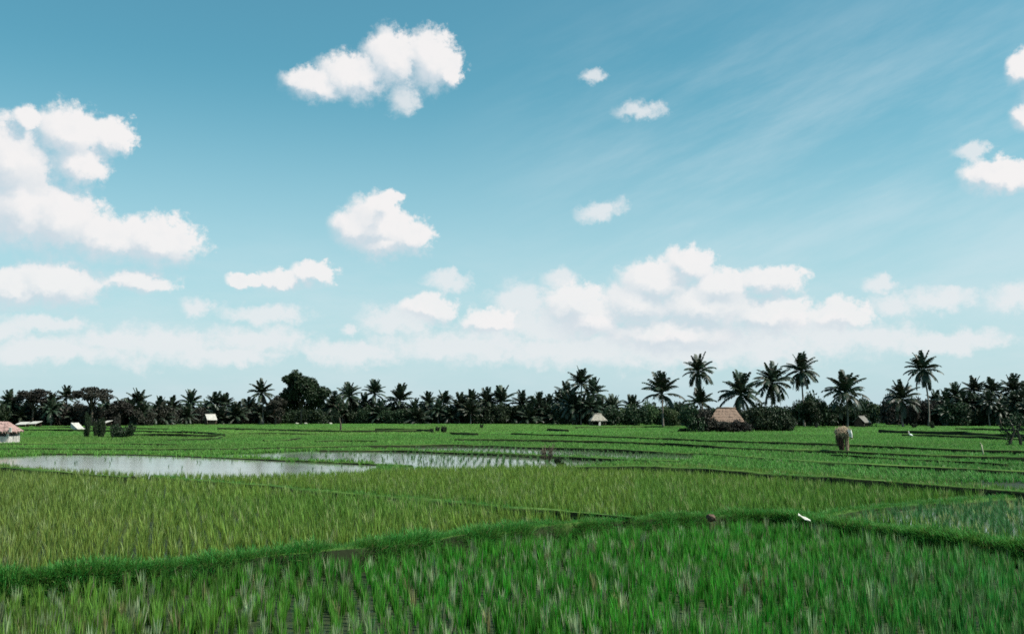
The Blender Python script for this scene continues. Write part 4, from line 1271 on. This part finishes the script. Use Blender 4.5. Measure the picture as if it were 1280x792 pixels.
# low pale-roofed sheds far left
def low_shed(px, D, w, z, label, tilt, cat='shed'):
    x = AT(px, 530, D)[0]; root = empty('low_shed', (x, D, 0), R(tilt)); tag(root, label, cat, 'low pale sheds on the left')
    mb = MB(); mb.add([(-w/2, -.9, z - .26), (w/2, -.9, z - .22), (w/2, .9, z + .2), (-w/2, .9, z + .16), (-w/2, -.9, z - .20), (w/2, -.9, z - .16), (w/2, .9, z + .26), (-w/2, .9, z + .22)],
                      [(3,2,1,0),(4,5,6,7),(0,1,5,4),(2,3,7,6),(1,2,6,5),(3,0,4,7)])
    obj('roof', mb.mesh('roof'), root, M_PALE)
    mb = MB(); mb.box((0, .7, z * .45), (w * .92, .06, z * .9)); obj('wall', mb.mesh('wall'), root, M_WALL)
    for sx in (-1, 1):
        mb = MB(); mb.tube([(sx * w * .45, -.8, -.05), (sx * w * .45, -.8, z - .2)], .045, 6); obj('post', mb.mesh('post', True), root, M_WOOD)
low_shed(28.5, 168, 1.7, 0.75, 'left one of two long low sheds with a pale roof under the left palms', 2)
low_shed(43, 168, 1.7, 0.85, 'right one of two long low sheds, its pale roof tipped up', -10)
low_shed(133, 172, 1.1, 0.95, 'tiny low shed with a pale slanting roof behind the thin saplings', -18)

# ------------------------------------------------------------------ straw bundle on stakes with a white cloth
x, y, _ = G(1055, 569)
root = empty('straw_bundle', (x, y, 0)); tag(root, 'brown straw bundle tied on stakes in the field with a white cloth at its top', 'straw bundle')
def straw(pts_fn, n, seed, lo, hi, w=0.018):
    r = random.Random(seed); V, Fc = [], []
    for i in range(n):
        base, az0, lean = pts_fn(r); blade(V, Fc, base, az0, lean, r.uniform(lo, hi), w * r.uniform(.7, 1.4), r.uniform(-.2, .5), 3)
    me = bpy.data.meshes.new('straw'); me.from_pydata(V, [], Fc); me.update(); return me
def core(prof, name, mat, off=(0, 0), sq=0.75, seed=0):
    r = random.Random(seed); mb = MB(); n = 12; rings = []
    for (z, rad, ox) in prof: rings.append([(off[0] + ox + rad * math.cos(6.283*k/n) * r.uniform(.86, 1.1), off[1] + sq * rad * math.sin(6.283*k/n) * r.uniform(.86, 1.1), z) for k in range(n)])
    V = [v for q in rings for v in q]
    Fc = [(i*n+k, i*n+(k+1) % n, (i+1)*n+(k+1) % n, (i+1)*n+k) for i in range(len(rings)-1) for k in range(n)] + [tuple(range(n-1, -1, -1)), tuple((len(rings)-1)*n+k for k in range(n))]
    mb.add(V, Fc); return obj(name, mb.mesh(name, False), root, mat)
M_SB = simple('straw_bulk', (0.15, 0.105, 0.070), (0.44, 0.33, 0.23), 9.0, 0.95, 0.1, (5, 5, 1), 1.0, 0.05)
M_SD = simple('shaded_straw_bulk', (0.022, 0.014, 0.010), (0.075, 0.048, 0.034), 9.0, 0.95, 0.1, (5, 5, 1), 1.0, 0.05)  # same straw with the left side's shade put into its colour
core([(.90, .18, .0), (1.06, .34, -.04), (1.26, .44, -.07), (1.42, .38, -.06), (1.54, .24, -.02), (1.63, .08, .02)], 'straw_head', M_SB, seed=1)
obj('straw_fringe', straw(lambda r: ((r.uniform(-.44, .40), r.uniform(-.32, .25), r.uniform(1.15, 1.5)), r.uniform(0, 6.28), r.uniform(.5, 3.0)), 520, 2, .14, .38), root, M_STRAW)
core([(0.0, .13, -.06), (.4, .15, -.11), (.8, .19, -.17), (1.12, .24, -.21)], 'straw_skirt', M_SD, seed=3)
obj('skirt_fringe', straw(lambda r: ((r.uniform(-.46, 0.02), r.uniform(-.28, .1), r.uniform(.75, 1.2)), r.uniform(3.6, 5.8), r.uniform(2.85, 3.1)), 150, 4, .2, .4), root, M_STRAWD)
core([(0.0, .085, .20), (.5, .10, .20), (.95, .13, .18), (1.1, .13, .15)], 'straw_stem', M_SB, seed=5)
for xx in (-.10, .21):
    mb = MB(); mb.tube([(xx, 0.1, -.1), (xx * .9, 0.08, 1.3)], [.04, .035], 7); obj('stake', mb.mesh('stake', True), root, M_WOOD)
mb = MB(); V = []; n = 7
for i in range(n + 1):
    for j in range(n + 1):
        u, v = i / n, j / n
        V.append((.14 + .22 * u + .06 * v, -.34 + .06 * math.sin(u * 7) + .03 * math.sin(v * 9), 1.47 - .42 * v - .05 * u + .02 * math.sin(u * 9)))
m = len(V); U = [(a + .004, b_ + .02, c) for a, b_, c in V]
Fc = [(i*(n+1)+j, (i+1)*(n+1)+j, (i+1)*(n+1)+j+1, i*(n+1)+j+1) for i in range(n) for j in range(n)]
mb.add(V + U, Fc + [tuple(k + m for k in reversed(f)) for f in Fc]); cl = obj('cloth', mb.mesh('cloth', True), root, M_CLOTH)
obj('pale_tuft', straw(lambda r: ((r.uniform(.34, .44), -.3 + r.uniform(-.05, .05), r.uniform(1.0, 1.12)), r.uniform(0, 6.28), r.uniform(2.2, 3.0)), 40, 6, .1, .2), root, M_BAMBOO)

def lump_mesh(name, sx, sy, sz, seed, amp=0.22):
    import bmesh
    b = bmesh.new(); bmesh.ops.create_icosphere(b, subdivisions=2, radius=1.0); r = random.Random(seed)
    for v in b.verts: v.co = Vector((v.co.x * sx, v.co.y * sy, v.co.z * sz)) * (1 + r.uniform(-amp, amp))
    me = bpy.data.meshes.new(name); b.to_mesh(me); b.free(); return me
x, y, _ = G(1069, 568.5)
o = obj('stone', lump_mesh('stone', .22, .15, .12, 1), mat=M_STONE, loc=(x, y, .10)); tag(o, 'pale flat stone on the ground right of the straw bundle', 'stone')
zb = 0.22
x, y, _ = G(887, 643, zb)
o = obj('clod', lump_mesh('clod', .10, .08, .07, 2, 0.35), mat=M_CLOD, loc=(x, y - .1, zb - .05)); tag(o, 'brown lump of earth on the front bund left of the white rag', 'clod')
for i, px in enumerate((371, 382, 413)):
    x, y, _ = G(px, 530.6); o = obj('stone', lump_mesh('stone', .38, .25, .28, 3 + i), mat=M_STONE, loc=(x, y, .2))
    tag(o, ('left', 'middle', 'right')[i] + ' one of three pale stones at the foot of the domed tree', 'stone', 'pale stones below the domed tree')

# white rag on the bund
x, y, _ = G(1004, 645.5, 0.25)
mb = MB(); V = []; n = 10
for i in range(n + 1):
    for j in range(6):
        u, v = i / n, j / 5
        V.append((-.21 + .42 * u, (-.10 + .20 * v) * (1 - .45 * u), .16 * (1 - u) ** 1.3 + .055 * math.sin(math.pi * v) + .018 * math.sin(9 * u + 4 * v)))
m = len(V); U = [(a, b_, c - .02) for a, b_, c in V]
Fc = [(i*6+j, (i+1)*6+j, (i+1)*6+j+1, i*6+j+1) for i in range(n) for j in range(5)]
edge = [(i, (i + 1)) for i in range(5)]
mb.add(V + U, Fc + [tuple(k + m for k in reversed(f)) for f in Fc])
o = obj('rag', mb.mesh('rag', True), mat=M_RAG, loc=(x, y - .05, .19)); o.scale = (.58, .7, .55); o.rotation_euler = (0, R(6), R(-12)); tag(o, 'white crumpled rag lying on the grassy front bund', 'rag')

# egret
x, y, _ = G(1138.5, 550)
root = empty('egret', (x, y, 0.12), R(200)); tag(root, 'white egret standing in the green field right of the straw bundle', 'egret')
mb = MB()
mb.tube([(-.27, 0, .27), (-.18, 0, .30), (-.06, 0, .34), (.06, 0, .37), (.13, 0, .42), (.17, 0, .50), (.15, 0, .58), (.17, 0, .64), (.21, 0, .655), (.25, 0, .65)], [.012, .05, .085, .08, .05, .028, .022, .026, .03, .012], 10)
obj('body', mb.mesh('body', True), root, M_FEATHER)
mb = MB(); mb.tube([(.245, 0, .65), (.34, 0, .64)], [.011, .002], 6); obj('beak', mb.mesh('beak', True), root, M_BEAK)
for s in (-1, 1):
    mb = MB(); mb.tube([(0.0, s * .03, .29), (.015, s * .03, .14), (0.0, s * .03, -.12)], [.012, .008, .007], 6); mb.tube([(0.0, s*.03, -.115), (.07, s*.03, -.12)], [.007, .004], 5)
    obj('leg', mb.mesh('leg', True), root, M_LEGD)

# stake in the right field
x, y, _ = G(1229, 573)
mb = MB(); mb.tube([(.03, 0, -.1), (0, 0, .35), (-.06, 0, .72)], [.045, .04, .03], 7); mb.tube([(-.06, 0, .70), (-.13, 0, .84)], [.03, .012], 6)
o = obj('stake', mb.mesh('stake', True), mat=M_BAMBOO, loc=(x, y, 0)); tag(o, 'pale leaning bamboo stake in the right-hand field', 'stake')
# leaning pale trunk at the treeline
x, y, _ = G(222, 530.5)
mb = MB(); mb.tube([(0, 0, -.1), (.5, 0, 1.1), (1.5, .3, 2.5)], [.12, .10, .06], 7)
o = obj('dead_tree', mb.mesh('dead_tree', True), mat=M_BAMBOO, loc=(x, y - 8, 0)); tag(o, 'pale bare tree leaning to the right at the foot of the treeline', 'dead tree')
